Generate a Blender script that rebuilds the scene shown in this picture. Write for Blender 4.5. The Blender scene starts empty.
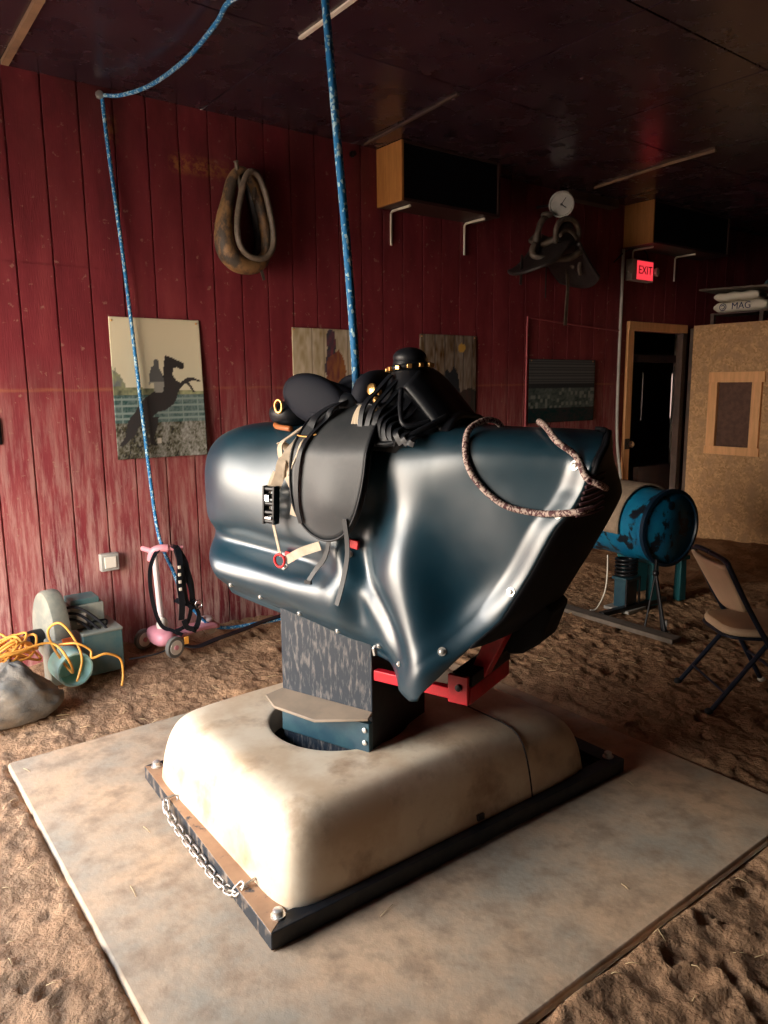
import bpy, bmesh, math, random
import numpy as np
from mathutils import Vector, Matrix
PI = math.pi
S = bpy.context.scene
COL = S.collection
random.seed(7)

# ------------------------------------------------------------------ camera
YAW, PIT, ROLL = math.radians(37.2), math.radians(9.6), math.radians(0.6)
fw = Vector((math.sin(YAW)*math.cos(PIT), math.cos(YAW)*math.cos(PIT), -math.sin(PIT)))
rt0 = Vector((math.cos(YAW), -math.sin(YAW), 0)); up0 = rt0.cross(fw)
rt = rt0*math.cos(ROLL) - up0*math.sin(ROLL); up = up0*math.cos(ROLL) + rt0*math.sin(ROLL)
cd = bpy.data.cameras.new('camera'); cam = bpy.data.objects.new('camera', cd); COL.objects.link(cam)
m = Matrix((rt, up, -fw)).transposed().to_4x4(); m.translation = (0, 0, 1.55); cam.matrix_world = m
cd.sensor_fit = 'HORIZONTAL'; cd.sensor_width = 36; cd.lens = 36*745/768; cd.clip_start = .02; cd.clip_end = 200
S.camera = cam

# ------------------------------------------------------------------ world, light, exposure
w = bpy.data.worlds.new('sky'); S.world = w; w.use_nodes = True
nt = w.node_tree; nt.nodes.clear()
tc = nt.nodes.new('ShaderNodeTexCoord'); sp = nt.nodes.new('ShaderNodeSeparateXYZ')
rp = nt.nodes.new('ShaderNodeValToRGB'); bg = nt.nodes.new('ShaderNodeBackground'); ow = nt.nodes.new('ShaderNodeOutputWorld')
nt.links.new(tc.outputs['Generated'], sp.inputs[0]); nt.links.new(sp.outputs['Z'], rp.inputs[0])
rp.color_ramp.elements[0].position = 0.0; rp.color_ramp.elements[0].color = (1.0, .84, .67, 1)
rp.color_ramp.elements[1].position = 0.75; rp.color_ramp.elements[1].color = (.50, .70, 1.0, 1)
k_ = rp.color_ramp.elements.new(.28); k_.color = (1.0, .91, .80, 1)
nt.links.new(rp.outputs[0], bg.inputs[0]); bg.inputs[1].default_value = 20.5
nt.links.new(bg.outputs[0], ow.inputs[0])
# daylight portal in the big barn doorway on the left
pl = bpy.data.lights.new('doorway_daylight', 'AREA'); pl.shape = 'RECTANGLE'; pl.size = 2.4; pl.size_y = 2.2
pl.cycles.is_portal = True
po = bpy.data.objects.new('doorway_daylight', pl); COL.objects.link(po)
po.location = (-1.18, 3.0, 1.2); po.rotation_euler = (0, -PI/2, 0)
S.view_settings.view_transform = 'Standard'; S.view_settings.look = 'None'
S.view_settings.gamma = 1; S.view_settings.use_curve_mapping = False
S.view_settings.exposure = 0.0

# ------------------------------------------------------------------ materials
def mat(name, col, rough=.6, metal=0, col2=None, scale=8, thr=(.4, .6), stretch=(1, 1, 1), bump=0, bscale=40,
        col3=None, scale3=2, thr3=(.5, .62), emit=None, coat=0, spec=.5, detail=6, ior=1.5, bdist=.01, rough2=None):
    M = bpy.data.materials.new(name); M.use_nodes = True
    n = M.node_tree; b = n.nodes['Principled BSDF']; L = n.links.new
    c4 = lambda c: (*c, 1)
    b.inputs['Base Color'].default_value = c4(col); b.inputs['Roughness'].default_value = rough
    b.inputs['Metallic'].default_value = metal; b.inputs['Coat Weight'].default_value = coat
    b.inputs['Specular IOR Level'].default_value = spec; b.inputs['IOR'].default_value = ior
    if emit: b.inputs['Emission Color'].default_value = c4(emit[0]); b.inputs['Emission Strength'].default_value = emit[1]
    if col2 or bump or col3 or rough2:
        t = n.nodes.new('ShaderNodeTexCoord'); mp = n.nodes.new('ShaderNodeMapping'); mp.inputs['Scale'].default_value = stretch
        L(t.outputs['Object'], mp.inputs[0])
    def nz(sc, dt=detail, src=None):
        q = n.nodes.new('ShaderNodeTexNoise'); q.inputs['Scale'].default_value = sc; q.inputs['Detail'].default_value = dt
        q.inputs['Roughness'].default_value = .62
        L(src or mp.outputs[0], q.inputs[0]); return q.outputs[0]
    def ramp(src, th, a=(0, 0, 0, 1), z=(1, 1, 1, 1)):
        r = n.nodes.new('ShaderNodeValToRGB'); r.color_ramp.elements[0].position = th[0]; r.color_ramp.elements[1].position = th[1]
        r.color_ramp.elements[0].color = a; r.color_ramp.elements[1].color = z; L(src, r.inputs[0]); return r.outputs[0]
    out = None
    if col2: out = ramp(nz(scale), thr, c4(col), c4(col2))
    if col3:
        mx = n.nodes.new('ShaderNodeMix'); mx.data_type = 'RGBA'
        L(ramp(nz(scale3, 8), thr3), mx.inputs[0])
        if out: L(out, mx.inputs[6])
        else: mx.inputs[6].default_value = c4(col)
        mx.inputs[7].default_value = c4(col3); out = mx.outputs[2]
    if out: L(out, b.inputs['Base Color'])
    if rough2 is not None: L(ramp(nz(scale*1.7), (.35, .65), (rough,)*3+(1,), (rough2,)*3+(1,)), b.inputs['Roughness'])
    if bump:
        bp = n.nodes.new('ShaderNodeBump'); bp.inputs['Strength'].default_value = bump; bp.inputs['Distance'].default_value = bdist
        L(nz(bscale), bp.inputs['Height']); L(bp.outputs[0], b.inputs['Normal'])
    return M

def wall_paint():
    M = bpy.data.materials.new('red_barn_siding'); M.use_nodes = True; n = M.node_tree; L = n.links.new; b = n.nodes['Principled BSDF']
    t = n.nodes.new('ShaderNodeTexCoord')
    def noise(scale, st, det=8, rg=.6):
        mp = n.nodes.new('ShaderNodeMapping'); mp.inputs['Scale'].default_value = st; L(t.outputs['Object'], mp.inputs[0])
        q = n.nodes.new('ShaderNodeTexNoise'); q.inputs['Scale'].default_value = scale; q.inputs['Detail'].default_value = det
        q.inputs['Roughness'].default_value = rg; L(mp.outputs[0], q.inputs[0]); return q.outputs[0]
    def ramp(src, stops):
        r = n.nodes.new('ShaderNodeValToRGB'); e = r.color_ramp.elements
        e[0].position, e[0].color = stops[0][0], (*stops[0][1], 1); e[1].position, e[1].color = stops[-1][0], (*stops[-1][1], 1)
        for p, c in stops[1:-1]:
            k = e.new(p); k.color = (*c, 1)
        L(src, r.inputs[0]); return r.outputs[0]
    def mix(f, a, c, mode='MIX'):
        x = n.nodes.new('ShaderNodeMix'); x.data_type = 'RGBA'; x.blend_type = mode
        L(f, x.inputs[0]) if not isinstance(f, float) else setattr(x.inputs[0], 'default_value', f)
        L(a, x.inputs[6])
        if isinstance(c, tuple): x.inputs[7].default_value = (*c, 1)
        else: L(c, x.inputs[7])
        return x.outputs[2]
    def math_(op, a, c):
        x = n.nodes.new('ShaderNodeMath'); x.operation = op; x.use_clamp = True
        for i, v in enumerate((a, c)):
            if isinstance(v, (int, float)): x.inputs[i].default_value = v
            else: L(v, x.inputs[i])
        return x.outputs[0]
    base = ramp(noise(3, (2, 1, .6)), [(.3, (.15, .016, .023)), (.5, (.215, .026, .036)), (.72, (.28, .045, .052))])
    z = n.nodes.new('ShaderNodeSeparateXYZ'); L(t.outputs['Object'], z.inputs[0])
    mr = n.nodes.new('ShaderNodeMapRange'); mr.inputs[1].default_value = 1.75; mr.inputs[2].default_value = .2; L(z.outputs['Z'], mr.inputs[0])
    wear = math_('MULTIPLY', mr.outputs[0], ramp(noise(7, (4.5, 1, .45), 10, .72), [(.44, (0, 0, 0)), (.60, (.95,)*3)]))
    c = mix(wear, base, (.56, .36, .31))
    big = math_('MULTIPLY', mr.outputs[0], ramp(noise(2.2, (2.2, 1, .7), 6), [(.42, (0, 0, 0)), (.58, (.5,)*3)]))
    c = mix(big, c, (.50, .17, .15))
    # small splashes of dried mud and a rusty run
    c = mix(ramp(noise(26, (1, 1, 1.0), 4), [(.64, (0, 0, 0)), (.70, (.55,)*3)]), c, (.40, .24, .17))
    def window(x0, x1, z0, z1, soft):
        r_ = None
        for src, lo, hi in ((z.outputs['X'], x0, x1), (z.outputs['Z'], z0, z1)):
            for a_, b_ in ((lo-soft, lo), (hi+soft, hi)):
                q = n.nodes.new('ShaderNodeMapRange'); q.inputs[1].default_value = a_; q.inputs[2].default_value = b_; L(src, q.inputs[0])
                r_ = q.outputs[0] if r_ is None else math_('MULTIPLY', r_, q.outputs[0])
        return r_
    rust = ramp(noise(34, (1, 1, 1), 6, .7), [(.44, (0, 0, 0)), (.56, (.9,)*3)])
    c = mix(math_('MULTIPLY', window(1.80, 2.10, 2.80, 2.83, .05), rust), c, (.42, .17, .05))
    c = mix(math_('MULTIPLY', window(1.42, 1.46, 2.88, 2.98, .03), rust), c, (.42, .17, .05))
    c = mix(math_('MULTIPLY', window(-1, 7, 1.545, 1.55, .012), ramp(noise(5, (1, 1, 6), 6, .6), [(.40, (.05,)*3), (.6, (.55,)*3)])), c, (.40, .15, .07))
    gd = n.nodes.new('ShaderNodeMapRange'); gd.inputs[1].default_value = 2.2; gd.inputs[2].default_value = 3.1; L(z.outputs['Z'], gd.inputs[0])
    top_shade = math_('MULTIPLY', gd.outputs[0], ramp(noise(4, (1, 1, .5), 6), [(.35, (.15,)*3), (.6, (.8,)*3)]))  # blotchy shade painted into the upper wall, deepening towards the ceiling
    c = mix(top_shade, c, (.07, .014, .014))
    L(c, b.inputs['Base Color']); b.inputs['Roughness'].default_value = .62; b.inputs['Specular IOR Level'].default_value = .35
    bp = n.nodes.new('ShaderNodeBump'); bp.inputs['Strength'].default_value = .35; bp.inputs['Distance'].default_value = .006
    L(noise(30, (5, 1, .5)), bp.inputs['Height']); L(bp.outputs[0], b.inputs['Normal'])
    return M

def osb_mat():
    M = bpy.data.materials.new('strand_board'); M.use_nodes = True; n = M.node_tree; L = n.links.new; b = n.nodes['Principled BSDF']
    t = n.nodes.new('ShaderNodeTexCoord'); v = n.nodes.new('ShaderNodeTexVoronoi'); v.inputs['Scale'].default_value = 62
    nz = n.nodes.new('ShaderNodeTexNoise'); nz.inputs['Scale'].default_value = 9; nz.inputs['Detail'].default_value = 6
    ad = n.nodes.new('ShaderNodeMix'); ad.data_type = 'RGBA'; ad.inputs[0].default_value = .06
    L(t.outputs['Object'], nz.inputs[0]); L(t.outputs['Object'], ad.inputs[6]); L(nz.outputs['Color'], ad.inputs[7]); L(ad.outputs[2], v.inputs[0])
    r = n.nodes.new('ShaderNodeValToRGB'); e = r.color_ramp.elements
    e[0].position = .1; e[0].color = (.38, .21, .09, 1); e[1].position = .9; e[1].color = (.66, .40, .20, 1)
    L(v.outputs['Color'], r.inputs[0])
    r2 = n.nodes.new('ShaderNodeValToRGB'); r2.color_ramp.elements[0].position = .45; r2.color_ramp.elements[1].position = .7
    L(nz.outputs[0], r2.inputs[0])
    mx = n.nodes.new('ShaderNodeMix'); mx.data_type = 'RGBA'; L(r2.outputs[0], mx.inputs[0]); L(r.outputs[0], mx.inputs[6]); mx.inputs[7].default_value = (.42, .25, .13, 1)
    L(mx.outputs[2], b.inputs['Base Color']); b.inputs['Roughness'].default_value = .75
    return M

def color_attr_mat(name, rough=.5):
    M = bpy.data.materials.new(name); M.use_nodes = True; n = M.node_tree
    a = n.nodes.new('ShaderNodeVertexColor'); a.layer_name = 'print'
    n.links.new(a.outputs[0], n.nodes['Principled BSDF'].inputs['Base Color']); n.nodes['Principled BSDF'].inputs['Roughness'].default_value = rough; n.nodes['Principled BSDF'].inputs['Specular IOR Level'].default_value = .2
    return M

WALL = wall_paint(); OSB = osb_mat(); PRINT = color_attr_mat('printed_photo', .75)
DIRT = mat('dirt', (.31, .175, .095), .95, col2=(.46, .275, .155), scale=5, thr=(.35, .65), bump=.9, bscale=38, bdist=.025, col3=(.22, .13, .075), scale3=14, thr3=(.56, .72), spec=.15)
CEIL = mat('ceiling_paint', (.030, .015, .023), .24, col2=(.046, .024, .032), scale=3, bump=.08, bscale=9, bdist=.004, rough2=.29, spec=.6)
MAT_ = mat('dusty_mat', (.66, .44, .27), .8, col2=(.42, .35, .26), scale=2.2, thr=(.38, .62), col3=(.33, .225, .145), scale3=10, thr3=(.46, .74), bump=.4, bscale=45, bdist=.004, spec=.3)
SHELL = mat('black_plastic_sheet', (.002, .026, .044), .30, col2=(.004, .036, .058), scale=3, rough2=.40, ior=1.75, spec=.6, bump=.05, bscale=5, bdist=.01)
DARK = mat('black_cap', (.0025, .003, .005), .62, spec=.2)
FIBER = mat('cream_fiberglass', (.82, .69, .51), .40, col2=(.66, .49, .32), scale=3.2, thr=(.42, .60), col3=(.40, .26, .16), scale3=5.5, thr3=(.52, .72), bump=.08, bscale=14)
STEEL = mat('dark_steel', (.010, .013, .018), .45, metal=.3, col2=(.03, .028, .028), scale=10, bump=.15, bscale=25, bdist=.003)
RUSTY = mat('dusty_rusty_steel', (.46, .27, .15), .8, col2=(.36, .20, .11), scale=7, col3=(.06, .06, .065), scale3=16, thr3=(.58, .66))
COLP = mat('streaked_blue_black_paint', (.009, .018, .030), .55, col2=(.13, .12, .115), scale=42, thr=(.50, .66), stretch=(1.6, 1.6, .4), col3=(.30, .10, .07), scale3=9, thr3=(.68, .73))
BLUEP = mat('dark_blue_paint', (.012, .045, .07), .35, col2=(.025, .07, .09), scale=9)
RED = mat('red_frame_paint', (.62, .012, .03), .38, col2=(.45, .01, .02), scale=12)
BOLT = mat('zinc_bolt', (.75, .72, .66), .35, metal=.7)
LEATH = mat('black_leather', (.005, .0065, .010), .42, col2=(.010, .012, .016), scale=14, bump=.15, bscale=120, bdist=.002, spec=.38)
LEATH2 = mat('charcoal_leather', (.028, .033, .038), .5, col2=(.042, .046, .050), scale=9, bump=.12, bscale=150, bdist=.002, spec=.6)
SUEDE = mat('navy_black_suede', (.006, .008, .016), .75, spec=.3)
BRASS = mat('brass', (.85, .50, .17), .3, metal=.9)
TANL = mat('tan_leather', (.42, .13, .035), .5)
WEB = mat('cream_webbing', (.62, .52, .40), .8, bump=.4, bscale=180, bdist=.002, col2=(.48, .39, .29), scale=14)
CHROME = mat('steel_buckle', (.6, .6, .6), .25, metal=1)
BLACKM = mat('black_metal', (.012, .012, .014), .35, metal=.4)
REDT = mat('red_tab', (.70, .015, .02), .5)
WOOD = mat('pale_pine', (.86, .46, .21), .6, col2=(.74, .38, .16), scale=6, stretch=(6, 6, .6))
ORWOOD = mat('orange_veneer', (.46, .20, .055), .45, col2=(.38, .155, .04), scale=6, stretch=(8, 8, .8))
DWOOD = mat('dark_framing', (.10, .06, .045), .7, col2=(.06, .04, .035), scale=6)
GWOOD = mat('grey_weathered_plank', (.16, .125, .10), .85, col2=(.10, .08, .06), scale=9, stretch=(4, 1, 1))
WHITE = mat('white_enamel', (.85, .78, .66), .4)
GREY = mat('grey_plastic', (.45, .43, .38), .5, col2=(.36, .35, .32), scale=9)
CANV = mat('dusty_grey_canvas', (.25, .20, .145), .9, col2=(.15, .14, .12), scale=8, bump=.4, bscale=40, bdist=.01)
HOUS = mat('grey_green_housing', (.34, .33, .26), .6, col2=(.24, .25, .21), scale=9)
TEALP = mat('pale_teal_pipe', (.32, .62, .55), .4, col2=(.45, .66, .56), scale=7)
TEALD = mat('dark_teal_paint', (.07, .15, .15), .55, col2=(.12, .18, .16), scale=10)
ORANGE = mat('orange_sticker', (.80, .14, .04), .5)
YEL = mat('yellow_orange_cord', (.80, .36, .06), .5)
PINK = mat('pink_plastic', (.80, .33, .38), .4)
PALEP = mat('pale_pink_tube', (.85, .72, .70), .4)
RUB = mat('black_rubber', (.015, .015, .018), .7)
CREAMP = mat('cream_plastic', (.78, .70, .58), .5)
BARREL = mat('blue_drum', (.004, .13, .27), .35, col2=(.006, .18, .33), scale=8, col3=(.006, .012, .02), scale3=9, thr3=(.52, .57), stretch=(1, 1, 1))
BARREND = mat('blue_drum_end', (.002, .018, .040), .4)
TEALS = mat('teal_plastic_stand', (.006, .10, .12), .5)
FELT = mat('tan_felt', (.36, .27, .19), .95, col2=(.28, .21, .15), scale=20, bump=.4, bscale=120, bdist=.004)
CHB = mat('beige_vinyl', (.84, .64, .44), .5, col2=(.78, .59, .39), scale=7)
CHT = mat('navy_tube', (.02, .03, .055), .35, metal=.3)
COLLAR = mat('tan_collar_leather', (.26, .145, .06), .6, col2=(.06, .045, .033), scale=12, thr=(.44, .58), stretch=(1, 1, .6), bump=.4, bscale=50, bdist=.006)
COLRIM = mat('worn_brown_rim', (.10, .08, .06), .5, col2=(.17, .13, .095), scale=20)
OLDL = mat('old_dark_leather', (.018, .014, .014), .5, col2=(.035, .026, .024), scale=12, bump=.3, bscale=40)
OLDT = mat('old_worn_leather', (.12, .09, .065), .55, col2=(.06, .045, .035), scale=14)
CLOCKF = mat('clock_face', (.40, .40, .34), .4)
EXITR = mat('exit_face', (.8, .03, .04), .4, emit=((1, .05, .07), 1.0))
EXITL = mat('exit_letters', (.25, .005, .01), .5)
BAGW = mat('white_feed_bag', (.72, .66, .55), .6, bump=.5, bscale=20, bdist=.01)
NAVY = mat('navy_ink', (.01, .02, .09), .5)
BROWNSC = mat('brown_screen', (.13, .065, .045), .8, col2=(.09, .045, .032), scale=20)
BLACKV = mat('black_panel', (.003, .0035, .006), .5, spec=.2)
DKBROWN = mat('dark_brown_trim', (.04, .017, .014), .5)
PALEST = mat('pale_stud', (.42, .42, .36), .7)
PLATE = mat('dusty_plate', (.30, .23, .165), .55, col2=(.24, .19, .14), scale=8)
LACE = mat('dark_lacing', (.06, .02, .025), .7)
TIRE = mat('grey_rubber', (.16, .15, .13), .7)
DULLW = mat('dull_pine', (.30, .18, .10), .7, col2=(.20, .12, .07), scale=6)
STRAW = mat('straw', (.62, .45, .24), .8)
TASS = mat('tassel', (.62, .52, .38), .8)
CHAINM = mat('galvanised_chain', (.55, .50, .44), .4, metal=.8)
SEAM = mat('dark_seam', (.03, .02, .015), .8)
PINKW = mat('pink_conduit', (.33, .05, .06), .5)

def rope_mat():
    M = bpy.data.materials.new('blue_braided_rope'); M.use_nodes = True; n = M.node_tree; L = n.links.new; b = n.nodes['Principled BSDF']
    uv = n.nodes.new('ShaderNodeUVMap'); w_ = n.nodes.new('ShaderNodeTexChecker')
    mp = n.nodes.new('ShaderNodeMapping'); mp.inputs['Scale'].default_value = (4, 1, 1); mp.inputs['Rotation'].default_value = (0, 0, .5)
    L(uv.outputs[0], mp.inputs[0]); L(mp.outputs[0], w_.inputs['Vector']); w_.inputs['Scale'].default_value = 1.0
    v = n.nodes.new('ShaderNodeTexVoronoi'); v.inputs['Scale'].default_value = 2.4; L(mp.outputs[0], v.inputs['Vector'])
    r = n.nodes.new('ShaderNodeValToRGB'); e = r.color_ramp.elements; r.color_ramp.interpolation = 'CONSTANT'
    e[0].position = 0; e[0].color = (.008, .17, .42, 1); e[1].position = .68; e[1].color = (.42, .62, .68, 1)
    L(v.outputs['Color'], r.inputs[0]); L(r.outputs[0], b.inputs['Base Color']); b.inputs['Roughness'].default_value = .6
    bp = n.nodes.new('ShaderNodeBump'); bp.inputs['Strength'].default_value = .6; bp.inputs['Distance'].default_value = .003
    L(v.outputs['Distance'], bp.inputs['Height']); L(bp.outputs[0], b.inputs['Normal'])
    return M
def tan_rope_mat():
    M = bpy.data.materials.new('brown_white_braid'); M.use_nodes = True; n = M.node_tree; L = n.links.new; b = n.nodes['Principled BSDF']
    uv = n.nodes.new('ShaderNodeUVMap'); mp = n.nodes.new('ShaderNodeMapping'); mp.inputs['Scale'].default_value = (3, 1.6, 1); mp.inputs['Rotation'].default_value = (0, 0, .6)
    L(uv.outputs[0], mp.inputs[0]); v = n.nodes.new('ShaderNodeTexVoronoi'); v.inputs['Scale'].default_value = 3.2; L(mp.outputs[0], v.inputs['Vector'])
    r = n.nodes.new('ShaderNodeValToRGB'); e = r.color_ramp.elements; r.color_ramp.interpolation = 'CONSTANT'
    e[0].position = 0; e[0].color = (.10, .035, .04, 1); e[1].position = .5; e[1].color = (.55, .43, .37, 1)
    L(v.outputs['Color'], r.inputs[0]); L(r.outputs[0], b.inputs['Base Color']); b.inputs['Roughness'].default_value = .7
    return M
ROPE = rope_mat(); TROPE = tan_rope_mat()

# ------------------------------------------------------------------ mesh helpers
class MB:
    def __init__(s): s.v = []; s.f = []; s.mi = []; s.uv = {}
    def add(s, vs, fs, mi=0, uvs=None):
        o = len(s.v); s.v += [tuple(v) for v in vs]
        for k, f in enumerate(fs):
            if uvs: s.uv[len(s.f)] = uvs[k]
            s.f.append(tuple(i+o for i in f)); s.mi.append(mi)
        return s
    def box(s, c, d, rz=0, mi=0, R=None, taper=(1, 1)):
        R = R or Matrix.Rotation(rz, 3, 'Z'); c = Vector(c)
        vs = [c+R@Vector((x*d[0]/2*(taper[0] if z > 0 else 1), y*d[1]/2*(taper[1] if z > 0 else 1), z*d[2]/2)) for z in (-1, 1) for y in (-1, 1) for x in (-1, 1)]
        return s.add(vs, [(0, 2, 3, 1), (4, 5, 7, 6), (0, 1, 5, 4), (2, 6, 7, 3), (0, 4, 6, 2), (1, 3, 7, 5)], mi)
    def b2(s, a, b, mi=0):
        return s.box([(a[i]+b[i])/2 for i in range(3)], [abs(b[i]-a[i]) for i in range(3)], mi=mi)
    def prism(s, pts, z0, z1, mi=0, map_=None):
        n = len(pts); f = map_ or (lambda x, y, z: (x, y, z))
        vs = [f(x, y, z0) for x, y in pts]+[f(x, y, z1) for x, y in pts]
        return s.add(vs, [tuple(reversed(range(n))), tuple(range(n, 2*n))]+[(i, (i+1) % n, n+(i+1) % n, n+i) for i in range(n)], mi)
    def tube(s, pts, r, n=8, closed=False, mi=0, cap=True, flat=1.0, uvl=None):
        P = [Vector(p) for p in pts]; N = len(P); rs = r if isinstance(r, (list, tuple)) else [r]*N
        T = []
        for i in range(N):
            a = P[i-1] if (i or closed) else P[0]; b = P[(i+1) % N] if (i < N-1 or closed) else P[-1]
            T.append((b-a).normalized() if (b-a).length > 1e-9 else Vector((0, 0, 1)))
        u = T[0].orthogonal().normalized(); vs = []; uvr = []; L = 0
        for i in range(N):
            u = (u-T[i]*u.dot(T[i])); u = u.normalized() if u.length > 1e-6 else T[i].orthogonal().normalized()
            w_ = T[i].cross(u)
            if i: L += (P[i]-P[i-1]).length
            uvr.append(L)
            for k in range(n):
                a = 2*PI*k/n; vs.append(P[i]+u*math.cos(a)*rs[i]+w_*math.sin(a)*rs[i]*flat)
        fs = []; uvs = []
        rr = max(rs)
        for i in range(N if closed else N-1):
            j = (i+1) % N
            for k in range(n):
                k2 = (k+1) % n; fs.append((i*n+k, i*n+k2, j*n+k2, j*n+k))
                v0 = uvr[i]/rr/2; v1 = (uvr[j]/rr/2) if j else v0+.5
                uvs.append([(k/n, v0), ((k+1)/n, v0), ((k+1)/n, v1), (k/n, v1)])
        if cap and not closed:
            fs += [tuple(reversed(range(n))), tuple(range((N-1)*n, N*n))]; uvs += [[(0, 0)]*n]*2
        return s.add(vs, fs, mi, uvs)
    def cyl(s, a, b, r0, r1=None, n=20, mi=0): return s.tube([a, b], [r0, r0 if r1 is None else r1], n, mi=mi)
    def band(s, pts, wid, th, side, mi=0):
        # flat strap: side = width direction vector (or function of index)
        P = [Vector(p) for p in pts]; vs = []; N = len(P)
        for i in range(N):
            T = (P[min(i+1, N-1)]-P[max(i-1, 0)]).normalized()
            sd = Vector(side(i) if callable(side) else side); sd = (sd-T*sd.dot(T)).normalized(); nn = T.cross(sd)
            ww = wid(i/(N-1)) if callable(wid) else wid
            for a, b in ((-1, -1), (1, -1), (1, 1), (-1, 1)): vs.append(P[i]+sd*a*ww/2+nn*b*th/2)
        fs = [(i*4+k, i*4+(k+1) % 4, i*4+4+(k+1) % 4, i*4+4+k) for i in range(N-1) for k in range(4)]
        fs += [(3, 2, 1, 0), tuple(range((N-1)*4, N*4))]
        return s.add(vs, fs, mi)
    def lathe(s, prof, c, axis=(0, 0, 1), n=28, mi=0):
        ax = Vector(axis).normalized(); u = ax.orthogonal().normalized(); w_ = ax.cross(u); c = Vector(c)
        vs = [c+ax*h+(u*math.cos(2*PI*k/n)+w_*math.sin(2*PI*k/n))*r for r, h in prof for k in range(n)]
        fs = [(i*n+k, i*n+(k+1) % n, (i+1)*n+(k+1) % n, (i+1)*n+k) for i in range(len(prof)-1) for k in range(n)]
        if prof[0][0] > 1e-5: fs.append(tuple(reversed(range(n))))
        if prof[-1][0] > 1e-5: fs.append(tuple(range((len(prof)-1)*n, len(prof)*n)))
        return s.add(vs, fs, mi)
    def ball(s, c, r, n=16, R=None, mi=0, p=1):
        r = (r, r, r) if isinstance(r, (int, float)) else r; vs = []; c = Vector(c); h = n//2
        sg = lambda x: math.copysign(abs(x)**p, x)
        for i in range(h+1):
            th = PI*i/h
            for k in range(n):
                ph = 2*PI*k/n; v = Vector((sg(math.sin(th))*sg(math.cos(ph))*r[0], sg(math.sin(th))*sg(math.sin(ph))*r[1], sg(math.cos(th))*r[2]))
                vs.append(c+(R@v if R else v))
        return s.add(vs, [(i*n+k, (i+1)*n+k, (i+1)*n+(k+1) % n, i*n+(k+1) % n) for i in range(h) for k in range(n)], mi)
    def grid(s, fn, nu, nv, mi=0, closeu=False):
        vs = [fn(i/nu, j/nv) for i in range(nu+(0 if closeu else 1)) for j in range(nv+1)]; M_ = nu if closeu else nu+1
        return s.add(vs, [(i*(nv+1)+j, ((i+1) % M_)*(nv+1)+j, ((i+1) % M_)*(nv+1)+j+1, i*(nv+1)+j+1) for i in range(nu) for j in range(nv)], mi)
    def build(s, name, mats, parent=None, smooth=35, bevel=0, sub=0, solid=0):
        me = bpy.data.meshes.new(name); me.from_pydata(s.v, [], s.f)
        for m_ in (mats if isinstance(mats, (list, tuple)) else [mats]): me.materials.append(m_)
        me.polygons.foreach_set('material_index', s.mi)
        if s.uv:
            ul = me.uv_layers.new(name='UVMap')
            for p in me.polygons:
                q = s.uv.get(p.index)
                if q:
                    for k, li in enumerate(p.loop_indices): ul.data[li].uv = q[k]
        bm = bmesh.new(); bm.from_mesh(me); bmesh.ops.remove_doubles(bm, verts=bm.verts, dist=1e-6)
        bmesh.ops.recalc_face_normals(bm, faces=bm.faces); bm.to_mesh(me); bm.free()
        me.shade_smooth() if hasattr(me, 'shade_smooth') else None
        if smooth and smooth < 180: me.set_sharp_from_angle(angle=math.radians(smooth))
        if not smooth: me.shade_flat()
        o = bpy.data.objects.new(name, me); COL.objects.link(o)
        if parent: o.parent = parent
        if solid: q = o.modifiers.new('s', 'SOLIDIFY'); q.thickness = solid; q.offset = 0
        if bevel: q = o.modifiers.new('b', 'BEVEL'); q.width = bevel; q.segments = 2; q.limit_method = 'ANGLE'
        if sub: q = o.modifiers.new('u', 'SUBSURF'); q.levels = sub; q.render_levels = sub
        return o
def empty(name, loc=(0, 0, 0), rz=0):
    o = bpy.data.objects.new(name, None); COL.objects.link(o); o.location = loc; o.rotation_euler = (0, 0, rz); o.empty_display_size = .05; return o
def tag(o, label, cat, group=None):
    o['label'] = label; o['category'] = cat
    if group: o['group'] = group
    return o
def struct(o, label=None):
    o['kind'] = 'structure'
    if label: o['label'] = label
    return o
def sm(a, b, x):
    t = max(0, min(1, (x-a)/(b-a))); return t*t*(3-2*t)
def spline(pts, n=8, closed=False):
    P = [Vector(p) for p in pts]; N = len(P); out = []
    for i in range(N if closed else N-1):
        if closed: a, b, c_, d = P[i-1], P[i], P[(i+1) % N], P[(i+2) % N]
        else: a, b, c_, d = P[max(i-1, 0)], P[i], P[i+1], P[min(i+2, N-1)]
        for k in range(n):
            t = k/n; out.append(.5*((2*b)+(c_-a)*t+(2*a-5*b+4*c_-d)*t*t+(3*b-a-3*c_+d)*t**3))
    if not closed: out.append(P[-1])
    return out
def gauss(x, s): return math.exp(-(x/s)**2)
def text_obj(txt, name, size, M, mx, parent, ext=.001):
    cu = bpy.data.curves.new(name, 'FONT'); cu.body = txt; cu.size = size; cu.extrude = ext; cu.align_x = 'CENTER'; cu.align_y = 'CENTER'
    t = bpy.data.objects.new(name, cu); COL.objects.link(t)
    bpy.context.view_layer.update()
    me = bpy.data.meshes.new_from_object(t.evaluated_get(bpy.context.evaluated_depsgraph_get()))
    bpy.data.objects.remove(t); me.materials.clear(); me.materials.append(M)
    me.transform(mx); o = bpy.data.objects.new(name, me); COL.objects.link(o); o.parent = parent; return o

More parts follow.
